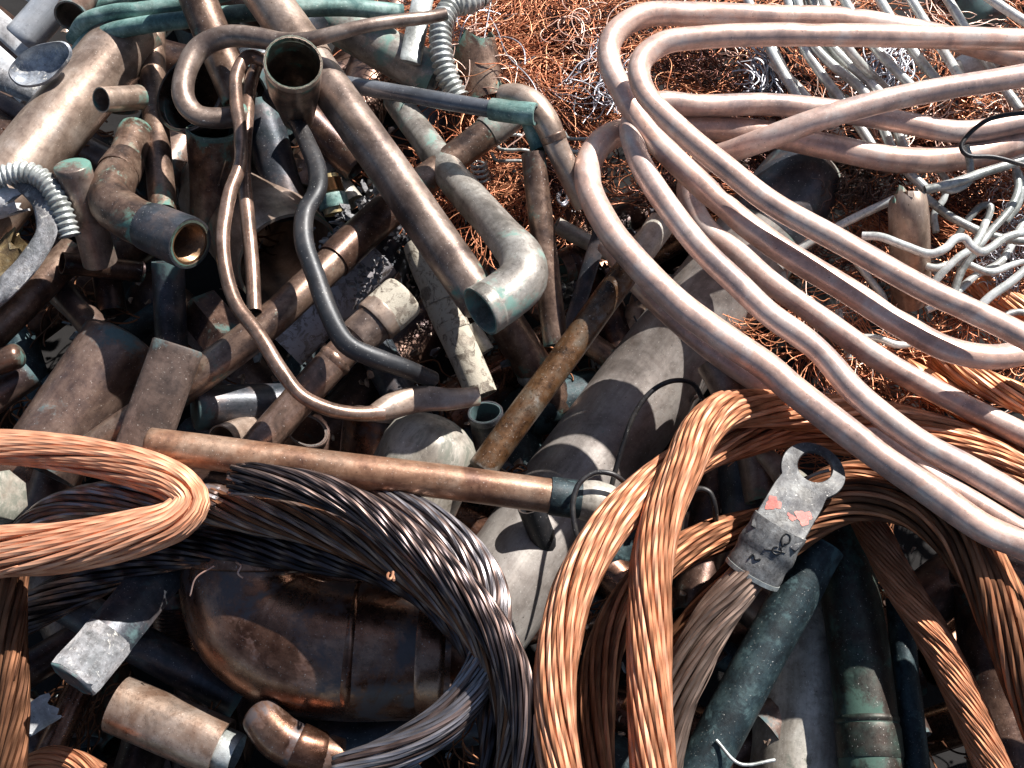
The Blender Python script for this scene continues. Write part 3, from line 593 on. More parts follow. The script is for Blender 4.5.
pipe('half_ring', 'thin copper ring on edge below the chrome stub', [(585,376,-60),(592,392,-64)], 13, 'brown', cat='ring', wall=.12)
pipe('pipe', 'copper pipe with a soldered joint running out from under the open elbow', [(488,296,-4),(560,408,-46)], 19.5, 'brown', parts=[('solder_joint', .62, .7, 1.1, 'galv', 'bead')])
pipe('limed_pipe', 'pipe crusted with flaking white lime in the centre of the heap', [(419,246,10),(440,300,6),(482,396,-20)], 16, 'limed', dent=.06, wob=.0012, parts=[('wrapping_band', .28, .38, 1.1), ('wrapping_band', .52, .58, 1.08)])
pipe('limed_stub', 'small chalky stub next to the flaking pipe', [(470,326,-16),(486,352,-24)], 9, 'cream', cat='pipe')
pipe('sleeved_pipe', 'copper pipe stepped up to a crusted socket, slanting down left behind the black tube', [(404,296,56),(345,350,44),(236,470,8)], 17, 'thin', mode='r',
     parts=[('socket', .0, .13, 1.42, 'limed', 'end'), ('socket_ring', .10, .17, 1.42, 'tan'), ('step_sleeve', .155, .27, 1.22, 'mauve'), ('bead', .38, .42, 1.07, None, 'bead')])
pipe('peeling_pipe', 'dark pipe with peeling whitish paint under the crossing pipe', [(382,258,-6),(286,350,-30)], 21, 'plaster', dent=.04)
pipe('black_bent_tube', 'black tube bent in a slow S through the centre of the heap', [(268,96,60,.8),(292,116,74,.85),(307,142,86,.95),(318,172,96),(317,192,102),(305,214,104),(304,242,104),(316,277,102),(330,315,100),(346,343,98),(370,356,92),(398,366,80,.95),(432,379,56,.85)], 9.8, 'blacktube', cat='tube', ends='od')
pipe('thin_bent_tube', 'thin copper tube hanging down from the open cup and curving right to a crushed end', [(268,62,92),(248,57,100),(237,74,104),(236,100,106),(240,132,108),(240,165,108),(230,195,108),(223,240,108),(226,275,108),(236,305,108),(258,334,108),(282,371,106),(302,395,104),(330,409,96),(358,414,88),(382,413,80,1.15)], 7.2, 'thin', cat='tube', ends='of')
pipe('crushed_tube', 'crushed and flaking copper tube end beside the small dark cup', [(374,413,84,.8),(388,408,82,1.1),(420,400,76,1.05),(450,399,70,.9),(478,396,60,.8)], 10.5, 'tan', cat='tube', ends='cf', flat=[(0,.5,.55)], dent=.12)
pipe('thin_bent_tube', 'second thin copper tube hanging straight just right of the curving one', [(284,70,60),(262,60,74),(252,80,82),(247,120,88),(244,170,90),(248,220,90),(252,265,88),(254,312,84)], 7, 'thin', cat='tube')
pipe('looped_tube', 'brown tube bent into a hook round the dark cone, top left of centre', [(446,14,120,.58),(431,17,122,.6),(401,20,130,.62),(368,25,136,.62),(335,33,136,.66),(308,40,130,.75),(282,42,120,.9),(256,38,116),(225,37,112),(200,48,108),(186,72,104),(184,98,100),(196,114,96),(216,118,92),(246,114,86)], 10.8, 'mauve', cat='tube')
pipe('open_cup', 'open pipe end like a cup facing the camera, near the top left centre', [(298,118,60,.62),(296,100,92,.82),(294,84,124,.97),(293,62,168,1.)], 27, 'brown', cat='pipe', mode='o', ends='oo', wall=.07, parts=[('rim', .93, 1.0, 1.03, 'tan')])
pipe('dark_cone', 'dark flared cone with teal tinted inside behind the hooked tube', [(248,132,-40,.7),(226,114,0,.85),(190,91,48,1.)], 41, 'dkbrown', cat='funnel', mode='x', wall=.05, parts=[('rim', .93, 1., 1.03, 'mauve')])
pipe('open_pipe', 'upright brown pipe with green corroded rim below the dark cone', [(211,130,34),(214,225,-50)], 24, 'brown', wall=.09, parts=[('rim', 0, .05, 1.04, 'verdi')])
pipe('slanting_pipe', 'reddish brown pipe dropping from the top edge behind the hooked tube', [(182,-40,84),(240,100,56)], 18.5, 'brown')
pipe('dark_pipe', 'dark tarnished pipe slanting down under the open cup', [(258,105,0),(290,215,-40)], 20, 'slate')
pipe('dark_pipe', 'dark brown pipe end poking right beneath the longest pipe', [(300,112,16),(360,166,-6)], 19, 'dkbrown')
pipe('flat_bar', 'upright pale metal strip at the top edge behind the brown tube', [(425,-12,50),(410,62,36)], 8.5, 'galv', cat='strip', ends='ff', sq=.4)
hose('dark ribbed hose arching at the top edge beside the torn tin sleeve', [(482,-6,40),(468,3,48),(452,6,54),(442,22,56),(441,50,50),(447,76,40),(458,98,30)], 10.5, 'galv')
pipe('torn_sleeve', 'torn metal sleeve behind the ribbed hose, top edge bent open', [(468,40,10),(484,100,-20)], 25, 'brown', cat='pipe', ends='jo', wall=.05, dent=.07, sq=.8)
# ---- teal hoses, top left
pipe('teal_hose', 'thick verdigris green tube crossing the top left, lower one of three', [(70,66,10),(88,42,24),(108,33,34),(140,26,44),(180,20,50),(240,13,54),(300,9,54),(350,8,50),(402,13,40)], 8.6, 'verdi', cat='tube')
pipe('teal_hose', 'verdigris green tube crossing the top left, upper one of three', [(74,40,10),(86,22,30),(112,13,38),(150,9,40),(190,2,40),(250,-14,34)], 8.2, 'verdi', cat='tube')
pipe('teal_hose', 'verdigris green tube squeezed at the very top left edge', [(84,14,10),(110,3,20),(150,-6,26),(200,-18,26)], 6.5, 'verdi', cat='tube')
pipe('dark_pipe', 'dark pipe end at the top edge above the green tubes', [(92,-22,20),(70,16,26)], 15, 'purple')
pipe('pale_sleeve', 'translucent looking pale sleeve in the top left corner', [(72,-16,20),(22,40,6)], 18, 'palegrey', cat='sleeve', ends='ff')
pipe('white_strip', 'white metal strip in the top left corner, upper one', [(-40,-10,0),(40,60,-10)], 9, 'white', cat='strip', ends='ff', sq=.3)
pipe('white_strip', 'white metal strip in the top left corner, lower one', [(-40,30,0),(30,92,-10)], 11, 'white', cat='strip', ends='ff', sq=.3)
pipe('white_strip', 'white metal strip running behind the pale sleeve at the top left edge', [(0,-30,-6),(70,20,-16)], 8, 'white', cat='strip', ends='ff', sq=.3)
pipe('zinc_lip', 'rough grey zinc lip hanging under the scoop', [(-20,70,10),(8,84,16),(40,92,16),(68,82,10)], 9, 'crust', cat='scrap', ends='ff', dent=.2, sq=.6)
pipe('wide_pipe', 'wide tan pipe lit by sun, slanting down to the left edge', [(134,30,20),(30,158,6),(-40,240,0)], 33, 'tan', mode='r', dent=.01)
pipe('tan_pipe', 'tan pipe showing behind the top end of the wide lit pipe', [(120,10,-10),(122,110,-50)], 16, 'tan')
pipe('short_pipe', 'short open pipe stub with a dark round mouth on the wide lit pipe', [(101,100,70),(140,97,40)], 12.5, 'tan', cat='pipe', wall=.1)
pipe('slim_pipe', 'slim upright pipe between the short stub and the dark cone', [(152,22,20),(154,100,4),(164,214,0)], 13, 'brown', mode='r')
pipe('elbow_fitting', 'dented elbow with a threaded open end pointing right', [(136,130,14,.78),(126,160,30,.84),(114,184,46,.96),(112,203,56,1.),(130,218,62,.98),(160,231,70,1.),(190,244,82,1.03)], 22.5, 'brown', cat='elbow', ends='fo', dent=.04,
     parts=[('threaded_socket', .74, 1.0, 1.1, 'slate', 'collar', 'socket with green stained rim'), ('shoulder_ring', .2, .3, 1.08), ('internal_thread', .8, .995, .87, 'thread', 'thread', 'copper thread inside the mouth')])
pipe('stub', 'brown capped stub standing left of the dented elbow', [(72,166,70),(100,262,10)], 17.5, 'mauve', cat='pipe', ends='fo')
hose('grey ribbed hose curling in from the left edge', [(-30,190,50),(0,177,56),(26,172,60),(46,182,58),(60,206,50),(70,236,36)], 10, 'galv')
pipe('crusted_rim', 'curved band of crusted grey metal at the left edge', [(16,176,40),(42,200,48),(46,230,46),(30,262,40),(10,286,36),(-14,306,30)], 10, 'crust', cat='scrap', dent=.25, ends='ff', sq=.6)
pipe('jagged_tube', 'brass coloured pipe with jagged torn teeth at the left edge', [(26,240,20),(6,262,10),(-24,300,0)], 19, 'teeth', cat='pipe', ends='jf', dent=.06, wall=.08, mode='o')
pipe('white_shell', 'white torn shell at the left edge above the jagged brass pipe', [(-30,210,20),(16,196,24)], 18, 'white', cat='scrap', ends='fj', dent=.1)
pipe('white_shell', 'thin white strip of metal under the jagged brass pipe', [(-20,312,30),(18,275,34)], 7, 'white', cat='scrap', ends='ff', sq=.4)
pipe('brown_pipe', 'brown pipe with one sunlit patch falling to the left edge under the ribbed hose', [(76,250,10),(-20,345,-16)], 17, 'brown')
pipe('mottled_pipe', 'mottled dark pipe stub left of the domed pipe', [(46,276,-10),(98,332,-34)], 15, 'purple')
pipe('dark_pipe', 'dark crosswise pipe with one sunlit end under the dented elbow', [(62,263,10),(142,272,4)], 11, 'dkbrown')
pipe('dark_pipe', 'short dark upright pipe just left of the bluish pipe', [(106,268,-10),(112,312,-40)], 14, 'dkbrown')
pipe('domed_pipe', 'wide pipe with rounded shoulder lying left of centre, half in shade', [(120,342,-24),(38,468,-24)], 39, 'purple', ends='do', cap_h=.28, dent=.008)
pipe('bluish_pipe', 'bluish tarnished pipe below the threaded elbow', [(168,262,0),(172,360,-30)], 16, 'slate')
pipe('wedge_pipe', 'brown flattened pipe with a square cut end beside the flat copper block', [(177,346,46),(136,466,30)], 21.5, 'flatdark', ends='ff', sq=.55)
pipe('copper_block', 'square dull copper block behind the crossing pipe', [(196,304,-20),(226,340,-14)], 19, 'dkbrown', cat='block', ends='ff', sides=4, sq=.55, dent=0)
pipe('dark_pipe', 'black pipe with a lit end at the far left edge', [(-30,372,-16),(16,356,-10)], 13, 'dkbrown', ends='fd')
pipe('dark_pipe', 'dark pipe under the black one at the left edge', [(-40,420,-30),(30,372,-40)], 17, 'purple')
pipe('wide_ring', 'big hollow pipe mouth in shade behind the thin hanging tubes', [(228,190,-100),(290,266,-26)], 54, 'tan', cat='pipe', mode='x', wall=.06)
pipe('brass_fitting', 'small brass and teal threaded fitting at the top of the black tube', [(327,176,20),(336,214,4)], 12, 'brass', cat='fitting', parts=[('thread', .1, .45, 1.12, 'thread', 'thread'), ('nut', .5, .85, 1.25, 'verdi')])
pipe('pipe', 'pale fitting between the black tube and the longest pipe', [(316,158,-16),(352,204,-26)], 13, 'cream', cat='fitting', parts=[('ring', .3, .45, 1.15)])
pipe('dark_pipe', 'bluish black pipe lying behind the left end of the straight brown pipe', [(196,408,-20),(300,404,-30)], 22, 'slate', ends='ff')
pipe('half_sleeve', 'tan pipe rim catching light above the straight brown pipe', [(222,442,-30),(268,424,-36)], 17, 'tan', cat='pipe', wall=.08)
pipe('dark_cup', 'small dark cup shaped fitting just above the straight brown pipe', [(306,430,-20),(290,470,-50)], 22, 'purple', cat='fitting', parts=[('rim', 0, .2, 1.07)])
pipe('wide_copper_pipe', 'shaded wide copper pipe with a sunlit rim under the crushed tube', [(380,410,-24),(372,500,-60)], 36, 'copperfit', parts=[('rim', 0, .1, 1.05, 'tan')])  # lighter tan on the rim paints in the sunlight it catches
pipe('domed_pipe_end', 'pale domed pipe cap striped by shadow below the crushed tube', [(430,452,-14),(398,520,-30)], 50, 'cream', cat='cap', ends='do', cap_h=.75, dent=.006)
pipe('small_cup', 'small dark open cup beside the pale domed cap', [(485,412,10),(492,458,-40)], 16.5, 'slate', cat='pipe', mode='o', wall=.1, parts=[('rim', 0, .12, 1.07)])
pipe('straight_pipe', 'straight brown pipe lying nearly level above the black cables', [(150,445,50),(600,502,40)], 17.6, 'leveltan', mode='r', ends='dd', cap_h=.3, dent=.01, parts=[('green_collar', .885, .955, 1.12, 'bluegreen', 'collar', 'verdigris stained joint'), ('end_cap', .945, 1.03, 1.22, 'cream', 'bead', 'pale end cap')])
#X('pipe_fitting', 'verdigris stained joint and pale end cap at the right end of the level brown pipe', [(540,496,42),(574,500,40),(604,500,38,1.04)], 18.5, 'cream', cat='fitting', ends='fd', cap_h=.5, mode='r', parts=[('green_collar', .0, .38, 1.15, 'bluegreen')])
pipe('dark_pipe', 'dark pipe lying under the green stained joint', [(530,505,-10),(566,600,-60)], 13, 'blacktube')
# ---- bottom left
pipe('copper_elbow', 'large shiny copper elbow in shade at the lower left', [(452,654,-40,.93),(400,652,-38,.97),(345,650,-34,1.),(296,642,-30,1.0),(258,618,-24,.96),(243,584,-16,.92),(243,548,-6,.88)], 68, 'copperfit', cat='elbow', mode='o', ends='oo', dent=.012, wall=.05,
     parts=[('solder_bead', .34, .37, 1.03, None, 'bead'), ('socket', .02, .12, 1.035), ('rim', .93, .99, 1.05)])
pipe('ribbed_pipe', 'dark pipe with ribs between the flattened pipe and the copper elbow', [(172,590,-50),(178,660,-70)], 19, 'dkbrown', parts=[('ribs', .2, .9, 1.08, None, 'thread')])
pipe('flattened_pipe', 'flattened grey pipe with a sunlit squared end at the lower left', [(222,498,-10),(130,612,12),(72,679,22)], 20, 'slate', mode='r', ends='ff', sq=.5, sides=8, parts=[('end_band', .74, .995, 1.04, 'crust')])  # slate body and pale end carry shade and sunlight in their colour
pipe('dark_pipe', 'dark green tinged pipe running under the copper elbow', [(60,600,-40),(240,700,-56)], 20, 'slate')
pipe('bright_pipe', 'shiny copper pipe end lit by sun at the bottom left', [(118,704,-30),(222,748,-34)], 29, 'shiny', parts=[('reducer', .9, 1.14, .72, 'galv')])
pipe('copper_elbow', 'small tarnished elbow with bright edges beside the shiny pipe', [(262,716,-6,.95),(278,736,-6,1.02),(306,750,-10,1.),(340,758,-20,.9)], 22, 'copperfit', cat='elbow', ends='do', parts=[('socket', .5, .8, 1.09)])
pipe('dark_pipe', 'dark copper pipe crossing the very bottom left corner', [(20,700,-60),(70,800,-70)], 17, 'dkbrown')
pipe('dark_pipe', 'brown pipe leaning under the flattened pipe end', [(90,670,-40),(40,770,-40)], 14, 'copperfit')
pipe('dark_pipe', 'dark pipe lying below the large copper elbow', [(320,742,-80),(480,720,-90)], 24, 'slate')
pipe('white_scrap', 'scrap of white sheet metal at the bottom left beside the copper cable', [(20,724,-20),(52,706,-26)], 12, 'white', cat='scrap', ends='jj', sq=.3, dent=.1)
pipe('stone_chunk', 'pale lumpy block at the left edge inside the bright cable loop', [(-18,500,-6,1.),(6,494,-4,1.)], 27, 'cream', cat='block', ends='jf', sides=7, dent=.1)
pipe('tan_pipe', 'tan pipe barely lit inside the bright cable loop', [(60,470,-50),(30,560,-70)], 24, 'purple')
# ---- bottom right
pipe('blue_pipe', 'blue green weathered pipe slanting down at the bottom right of centre', [(822,545,-10),(690,790,-34)], 23.5, 'bluegreen')
pipe('green_pipe', 'tall dark green and brown pipe standing at the bottom right', [(836,520,-36),(858,650,-40),(874,800,-46)], 30, 'darkgreen', mode='r', parts=[('collar', .74, .86, 1.05, 'darkgreen'), ('solder_bead', .71, .735, 1.04, 'darkgreen', 'bead')])
pipe('pale_pipe', 'pale tan pipe deep between the blue pipe and the tall green pipe', [(812,600,-110),(800,800,-120)], 50, 'cream')
pipe('dark_pipe', 'thin dark pipe right of the tall green pipe', [(898,600,-60),(920,800,-60)], 13, 'bluegreen')
pipe('dark_pipe', 'dark wide pipe in the shade at the bottom right corner', [(985,590,-80),(1010,820,-90)], 34, 'dkbrown')
pipe('dark_pipe', 'dark pipe under the sweeping coil at the right edge', [(960,560,-60),(1090,600,-60)], 26, 'purple')
pipe('thin_wire', 'thin curved wire near the bottom of the blue pipe', [(716,740,-20),(740,764,-10),(775,760,-10)], 1.8, 'galv', cat='wire', wob=0)
pipe('wire_loop', 'dark wire arched high over the large grey pipe', [(607,520,10),(609,500,16),(613,480,22),(622,448,34),(634,415,44),(652,391,50),(672,381,50),(692,383,44),(703,400,34)], 2.6, 'blackmetal', cat='wire', wob=0)
pipe('wire_loop', 'dark wire looped in front of the pale end cap', [(582,552,60),(575,528,66),(573,503,70),(579,484,72),(594,473,72),(612,474,70),(626,484,62),(636,498,50)], 2.8, 'blackmetal', cat='wire', wob=0)
pipe('wire_loop', 'dark wire arch inside the copper cable loop', [(679,560,10),(681,525,20),(686,500,30),(698,489,34),(709,492,34),(715,508,28),(715,534,10)], 3, 'blackmetal', cat='wire', wob=0)
# ---- cables
G = 'stranded copper cables'
cable('thick bright copper cable looping in from the left edge and doubling back', [(-90,446,60,.85),(-30,446,66,.85),(40,449,70,.88),(100,459,74,.95),(148,472,78,.98),(178,486,80,.95),(190,502,80,.92),(176,519,80,1.),(140,532,80,1.12),(95,542,78,1.22),(45,549,76,1.3),(0,552,72,1.32),(-60,556,66,1.32)], 20.5, 'bright', group=G, ns=10,  pitch=700, wpitch=200, loose=.07, stray=8, lay=1)
cable('twisted copper cable hanging straight down at the left edge', [(14,560,30),(12,620,34),(14,690,34),(10,800,20)], 15, 'oldcopper', group=G, ns=6,  pitch=330)
cable('black stranded cable with its cut end on the level brown pipe', [(236,478,92,1.),(262,480,92),(305,487,88),(358,506,82),(405,536,76),(450,576,70),(490,624,62),(514,672,54),(528,730,44),(530,800,30)], 17.5, ['dark', 'pinkdark', 'dark'], group=G, ns=10,  pitch=420, cut=0, stray=5)
cable('brown black cable spreading under the black one towards the bottom', [(205,503,20),(250,512,26),(310,524,34),(372,546,40),(432,582,44),(480,628,44),(508,680,40),(518,730,30),(516,810,20)], 22, ['oldcopper', 'pinkdark', 'frayed'], group=G, ns=11,  pitch=420, stray=6)
cable('silvery black cable making the rounded loop over the large copper elbow', [(330,490,10),(378,500,34),(425,520,44),(465,552,48),(490,594,46),(492,640,42),(476,682,38),(448,718,32),(405,748,24),(340,775,14)], 19, ['silver', 'pinkdark', 'silver'], group=G, ns=10,  pitch=600, loose=.1, stray=6)
cable('dark cable lying behind the bright copper loop', [(10,560,-6),(30,530,2),(62,508,12),(110,497,20),(165,497,24),(220,503,22)], 17, ['pinkdark', 'silver'], group=G, ns=7,  pitch=380)
cable('black cable in deep shade below the bright copper loop', [(-40,650,-20),(30,612,-10),(90,580,0),(160,553,8),(230,545,8),(310,552,8),(385,566,6),(445,604,2),(486,660,-4),(500,730,-14),(500,820,-24)], 21, 'dark', group=G, ns=8,  pitch=420)
cable('bright copper cable hanging foremost at the bottom centre, its top bending right', [(1110,520,-6),(1040,484,0),(985,452,4),(920,428,8),(860,416,16),(800,413,28),(752,409,50),(722,412,74),(700,432,86),(684,465,90),(664,510,90),(652,560,90),(649,620,88),(650,700,86),(656,810,80)], 20.5, ['copper', 'bright', 'copper'], group=G, ns=9,  pitch=560, stray=6, lay=1)
cable('copper cable bowing out left of the straight hanging one', [(850,440,-14),(790,430,0),(740,440,16),(700,455,34),(660,478,54),(622,512,64),(594,550,66),(572,595,66),(558,650,64),(554,710,60),(566,810,52)], 20.5, ['copper', 'bright'], group=G, ns=9,  pitch=620, stray=6, lay=1)
cable('shaded copper cable squeezed between the two hanging ones', [(790,520,-20),(745,528,0),(705,540,14),(668,560,26),(632,596,34),(608,640,38),(596,700,38),(596,810,30)], 19, ['oldcopper', 'copper'], group=G, ns=8,  pitch=560, lay=1)
cable('frayed brown cable gripped by the metal lug', [(752,570,50,.85),(735,592,46,1.),(712,622,38,1.1),(692,660,28,1.1),(674,706,14,1.05),(660,780,-6)], 19.5, 'frayed', group=G, ns=8,  pitch=700, loose=.12, stray=10)
cable('brown cable arching from behind the lug over to the bottom right', [(640,720,-30),(690,640,-14),(735,585,0),(775,545,16),(812,517,26),(855,500,32),(905,503,34),(948,530,32),(980,575,28),(1006,630,22),(1034,700,14),(1070,780,0)], 23, ['oldcopper', 'copper', 'oldcopper'], group=G, ns=9,  pitch=520, loose=.1, stray=8)
cable('upper strand of the brown arch, nested above it', [(800,500,10),(835,480,20),(880,476,26),(930,494,26),(970,530,22),(1006,590,14),(1050,680,0)], 16, ['oldcopper', 'copper'], group=G, ns=7,  pitch=460, loose=.1)
cable('reddish fine stranded cable running down to the bottom right corner', [(860,505,-8),(880,545,-2),(903,588,2),(935,640,4),(966,704,4),(1000,785,0)], 17.5, 'copper', group=G, ns=12, pitch=260, wpitch=70, loose=.03, lay=1)
cable('orange copper cable at the right edge under the coil, upper one', [(905,340,-20),(950,366,-14),(1000,390,-10),(1060,412,-10)], 14, ['orange', 'bright'], group=G, ns=7,  pitch=260)
cable('orange copper cable at the right edge under the coil, lower one', [(900,368,-24),(945,394,-20),(995,424,-16),(1060,460,-16)], 14, ['orange', 'copper'], group=G, ns=7,  pitch=260)
cable('orange copper cable at the right edge above the lowest coil tubes', [(960,270,-20),(1000,298,-14),(1060,322,-10)], 13, ['orange', 'bright'], group=G, ns=7,  pitch=260)
cable('orange copper cable nearest the right end of the sweeping coil', [(900,425,-30),(950,446,-26),(1000,470,-24),(1060,500,-24)], 14, ['orange', 'bright'], group=G, ns=7,  pitch=260)
cable('brown copper cable lying at the bottom left corner', [(15,780,-10),(40,762,-4),(70,760,-4),(100,775,-8)], 12, 'copper', group=G, ns=6,  pitch=260)
cable('dark brown cable hanging at the bottom centre behind the black one', [(540,700,-10),(545,740,-10),(560,810,-20)], 16, 'oldcopper', group=G, ns=7,)

relax()
BUILT = {}
for it in ITEMS:
    if it.kind == 'pipe': BUILT[it.label] = build_pipe(it)
    elif it.kind == 'ribbed': build_ribbed(it)
    else: build_cable(it)

# ---- cable lug: flat palm with a bolt hole, necked into a crimped barrel
def build_lug():
    cab = [i for i in ITEMS if i.label.startswith('frayed brown cable')][0]; d0 = float(cab.dep[0])
    # local frame: e1 along barrel towards the ring, e2 across, e3 towards the camera
    p0 = world(np.array(752.), np.array(574.), d0); p1 = world(np.array(811.), np.array(474.), d0-.02)
    e1 = p1-p0; L = np.linalg.norm(e1); e1 /= L; v = CAM-p0; e3 = v-e1*(v@e1); e3 /= np.linalg.norm(e3); e2 = np.cross(e3, e1); mm = d0/FX
    r = 30*mm
    root = bpy.data.objects.new('cable_lug', None); COL.objects.link(root); root.location = p0; root.empty_display_size = .02
    tag(root, 'grey metal cable lug with a shaded ring, orange red paint marks and scribbled figures', 'cable lug')
    # barrel
    n = 16; sv = np.linspace(0, 58*mm, n); path = p0+sv[:, None]*e1
    rad = np.full(n, 27*mm); x = np.clip((np.arange(n)/(n-1)-.45)/.12, 0, 1); rad *= (1+.02*np.sin(np.arange(n)))*np.interp(np.arange(n)/(n-1), [0, .6, 1], [1, .98, .88])
    sq = np.interp(np.arange(n)/(n-1), [0, .3, .47, .55, .8, 1], [.72, .70, .58, .62, .56, .42])
    V, F, tc = tube_geo(path, rad*.93, 32, 'oo', .12, .004, sq, 5)
    mesh_obj('barrel', V, F, tc, 'lug', parent=root, origin=p0)
    V, F, tc = tube_geo(p0+np.linspace(-1.5*mm, 3*mm, 4)[:, None]*e1, np.full(4, 27*mm*.97), 32, 'oo', .12, .01, np.full(4, .74), 6)
    mesh_obj('barrel_lip', V, F, tc, 'galv', parent=root, origin=p0)
    # palm: flat plate bent back from the barrel, wide eye with a bolt hole
    tl = math.radians(40); e1p = e1*math.cos(tl)-e3*math.sin(tl); e3p = e3*math.cos(tl)+e1*math.sin(tl); knee = p0+50*mm*e1
    cen = np.array([80., 0.]); R = 33.; hole = np.array([84., 0.]); rh = 17.5; m = 128; th = 5.5
    def outl(a):
        c_, s_ = math.cos(a), math.sin(a)
        if c_ >= 0: return cen+np.array([R*.92*c_, R*s_])
        t = max(R, min(25./max(abs(s_), 1e-3), 90/max(abs(c_), 1e-3))); p = cen+np.array([c_, s_])*t
        k_ = np.interp(abs(t-R), [0, 10], [0, 1]); return p+np.array([0, math.copysign(1.5*k_, s_)])
    A = np.arange(m)/m*2*math.pi
    O = np.array([outl(a) for a in A]); Hh = np.array([hole+np.array([math.cos(a), math.sin(a)])*rh for a in A])
    ctr = lambda q, z: knee+(q[0]*mm)*e1p+(-q[1]*mm)*e2+z*mm*e3p
    lift = lambda q: 6.+.9*math.sin(q[0]*.09+q[1]*.05)
    mixr = lambda f: (lambda: O*(1-f)+Hh*f)()
    rings = [(O, lambda q: lift(q)-th), (O, lambda q: lift(q)-1.1)]+[(mixr(f), lambda q: lift(q)) for f in np.linspace(.04, .95, 14)]+[(Hh, lambda q: lift(q)-1.), (Hh, lambda q: lift(q)-th)]
    V = np.array([ctr(q, z(q)) for ring, z in rings for q in ring]); F = []; nr = len(rings); Fe = []
    for i in range(nr):
        for j in range(m):
            k = (j+1) % m; i2 = (i+1) % nr; f = [i*m+j, i*m+k, i2*m+k, i2*m+j]
            al = ((V[f].mean(0)-knee)@e1p)/mm; (Fe if al > 56 else F).append(f)
    mesh_obj('palm', V, F, V-p0, 'lugpalm', parent=root, origin=p0); mesh_obj('eye_ring', V, Fe, V-p0, 'lugpalm', parent=root, origin=p0)
    def daub(q, a, b, rot, sd):
        rg = np.random.default_rng(sd); t = np.arange(24)/24*2*math.pi; rr = 1+.22*np.sin(3*t+rg.uniform(0, 6))+.12*np.sin(7*t+rg.uniform(0, 6))
        x_ = a*np.cos(t)*rr; y_ = b*np.sin(t)*rr; P = np.array([[q[0]+x_[i]*math.cos(rot)-y_[i]*math.sin(rot), q[1]+x_[i]*math.sin(rot)+y_[i]*math.cos(rot)] for i in range(24)])
        V = [ctr(p_, lift(p_)+.4) for p_ in P]+[ctr(p_, lift(p_)-.8) for p_ in P]
        F = [list(range(24))]+[[i, 24+i, 24+(i+1) % 24, (i+1) % 24] for i in range(24)]
        mesh_obj('paint_mark', np.array(V), F, np.array(V)-p0, 'redmark', parent=root, origin=p0, smooth=False)
    daub((26, 15), 8, 8, .2, 3); daub((19, 5), 3, 5, .2, 4); daub((22, -17), 8, 7, .4, 5)
    # scribbled figures on the barrel: a small loop over a second loop and a cross stroke
    def hz(a_, b_):
        q_ = np.interp(a_/58., np.arange(n)/(n-1), sq); R_ = 27*.93*np.interp(a_/58., [0, .6, 1], [1, .98, .88]); return q_*R_*math.sqrt(max(.05, 1-(b_/(R_*(1+(1-q_)*.45)))**2))+.35
    def stroke(pts, r=.9):
        P = np.array([p0+(a*mm)*e1+(-b*mm)*e2+(hz(a, b)*mm)*e3 for a, b, z in pts]); W = cr_weights(P, np.linspace(0, 1, 30)); Q = W @ P
        V, F, tc, M, N, sd = wires_geo(Q[None], r*mm, 5); fast_mesh('scribble', V, F, tc, 'ink', parent=root, origin=p0, caps=(M, N, sd))
    zz = 15.4
    stroke([(46, 12, zz), (50, 15, zz), (55, 13, zz), (56, 9, zz), (51, 7, zz), (46, 9, zz), (43, 12, zz)])
    stroke([(42, 10, zz+.6), (38, 13, zz+1), (34, 11, zz+1.6), (34, 6, zz+2), (38, 5, zz+1.3), (41, 8, zz+.8)])
    stroke([(39, 17, zz-1.6), (37, 10, zz+1), (32, -2, zz+3)], .8)
    stroke([(22, 0, zz+3.8), (19, -4, zz+4), (22, -8, zz+3.4), (17, -10, zz+3.4)], 1.1)
build_lug()

def build_scoop():
    A = world_pt(10, 80, 64); B = world_pt(70, 48, 78); c = (A+B)/2; u = B-A; Lh = np.linalg.norm(u)/2; u /= 2*Lh; v = CAM-c; v -= u*(v@u); v /= np.linalg.norm(v); w_ = np.cross(v, u)
    v2 = v*math.cos(.45)+w_*math.sin(.45); w2 = np.cross(v2, u); nr, ns_ = 9, 36; V = []
    for sh, off in ((1., 0.), (.94, .0022)):
        for i in range(nr):
            f = i/(nr-1); ph_ = f*math.pi/2
            for j in range(ns_):
                a = j/ns_*6.2832; rr = math.sin(ph_)*sh*(1+.04*math.sin(3*a+1)*f); V.append(c+u*Lh*rr*math.cos(a)+w2*Lh*.56*rr*math.sin(a)-v2*Lh*.42*math.cos(ph_)*sh+v2*(off+.0012*math.sin(5*a)*f))
    F = grid_faces(nr, ns_)+grid_faces(nr, ns_, nr*ns_, True); e0 = (nr-1)*ns_; e1_ = (2*nr-1)*ns_
    F += [[e0+j, e0+(j+1) % ns_, e1_+(j+1) % ns_, e1_+j] for j in range(ns_)]
    V = np.array(V); o = mesh_obj('zinc_scoop', V, F, V*1., 'crustblue'); tag(o, 'bluish zinc scoop with a flaking surface in the top left corner', 'scoop')
def world_pt(x, y, h): return world(np.array(float(x)), np.array(float(y)), depth_of(x, y, h))
build_scoop()
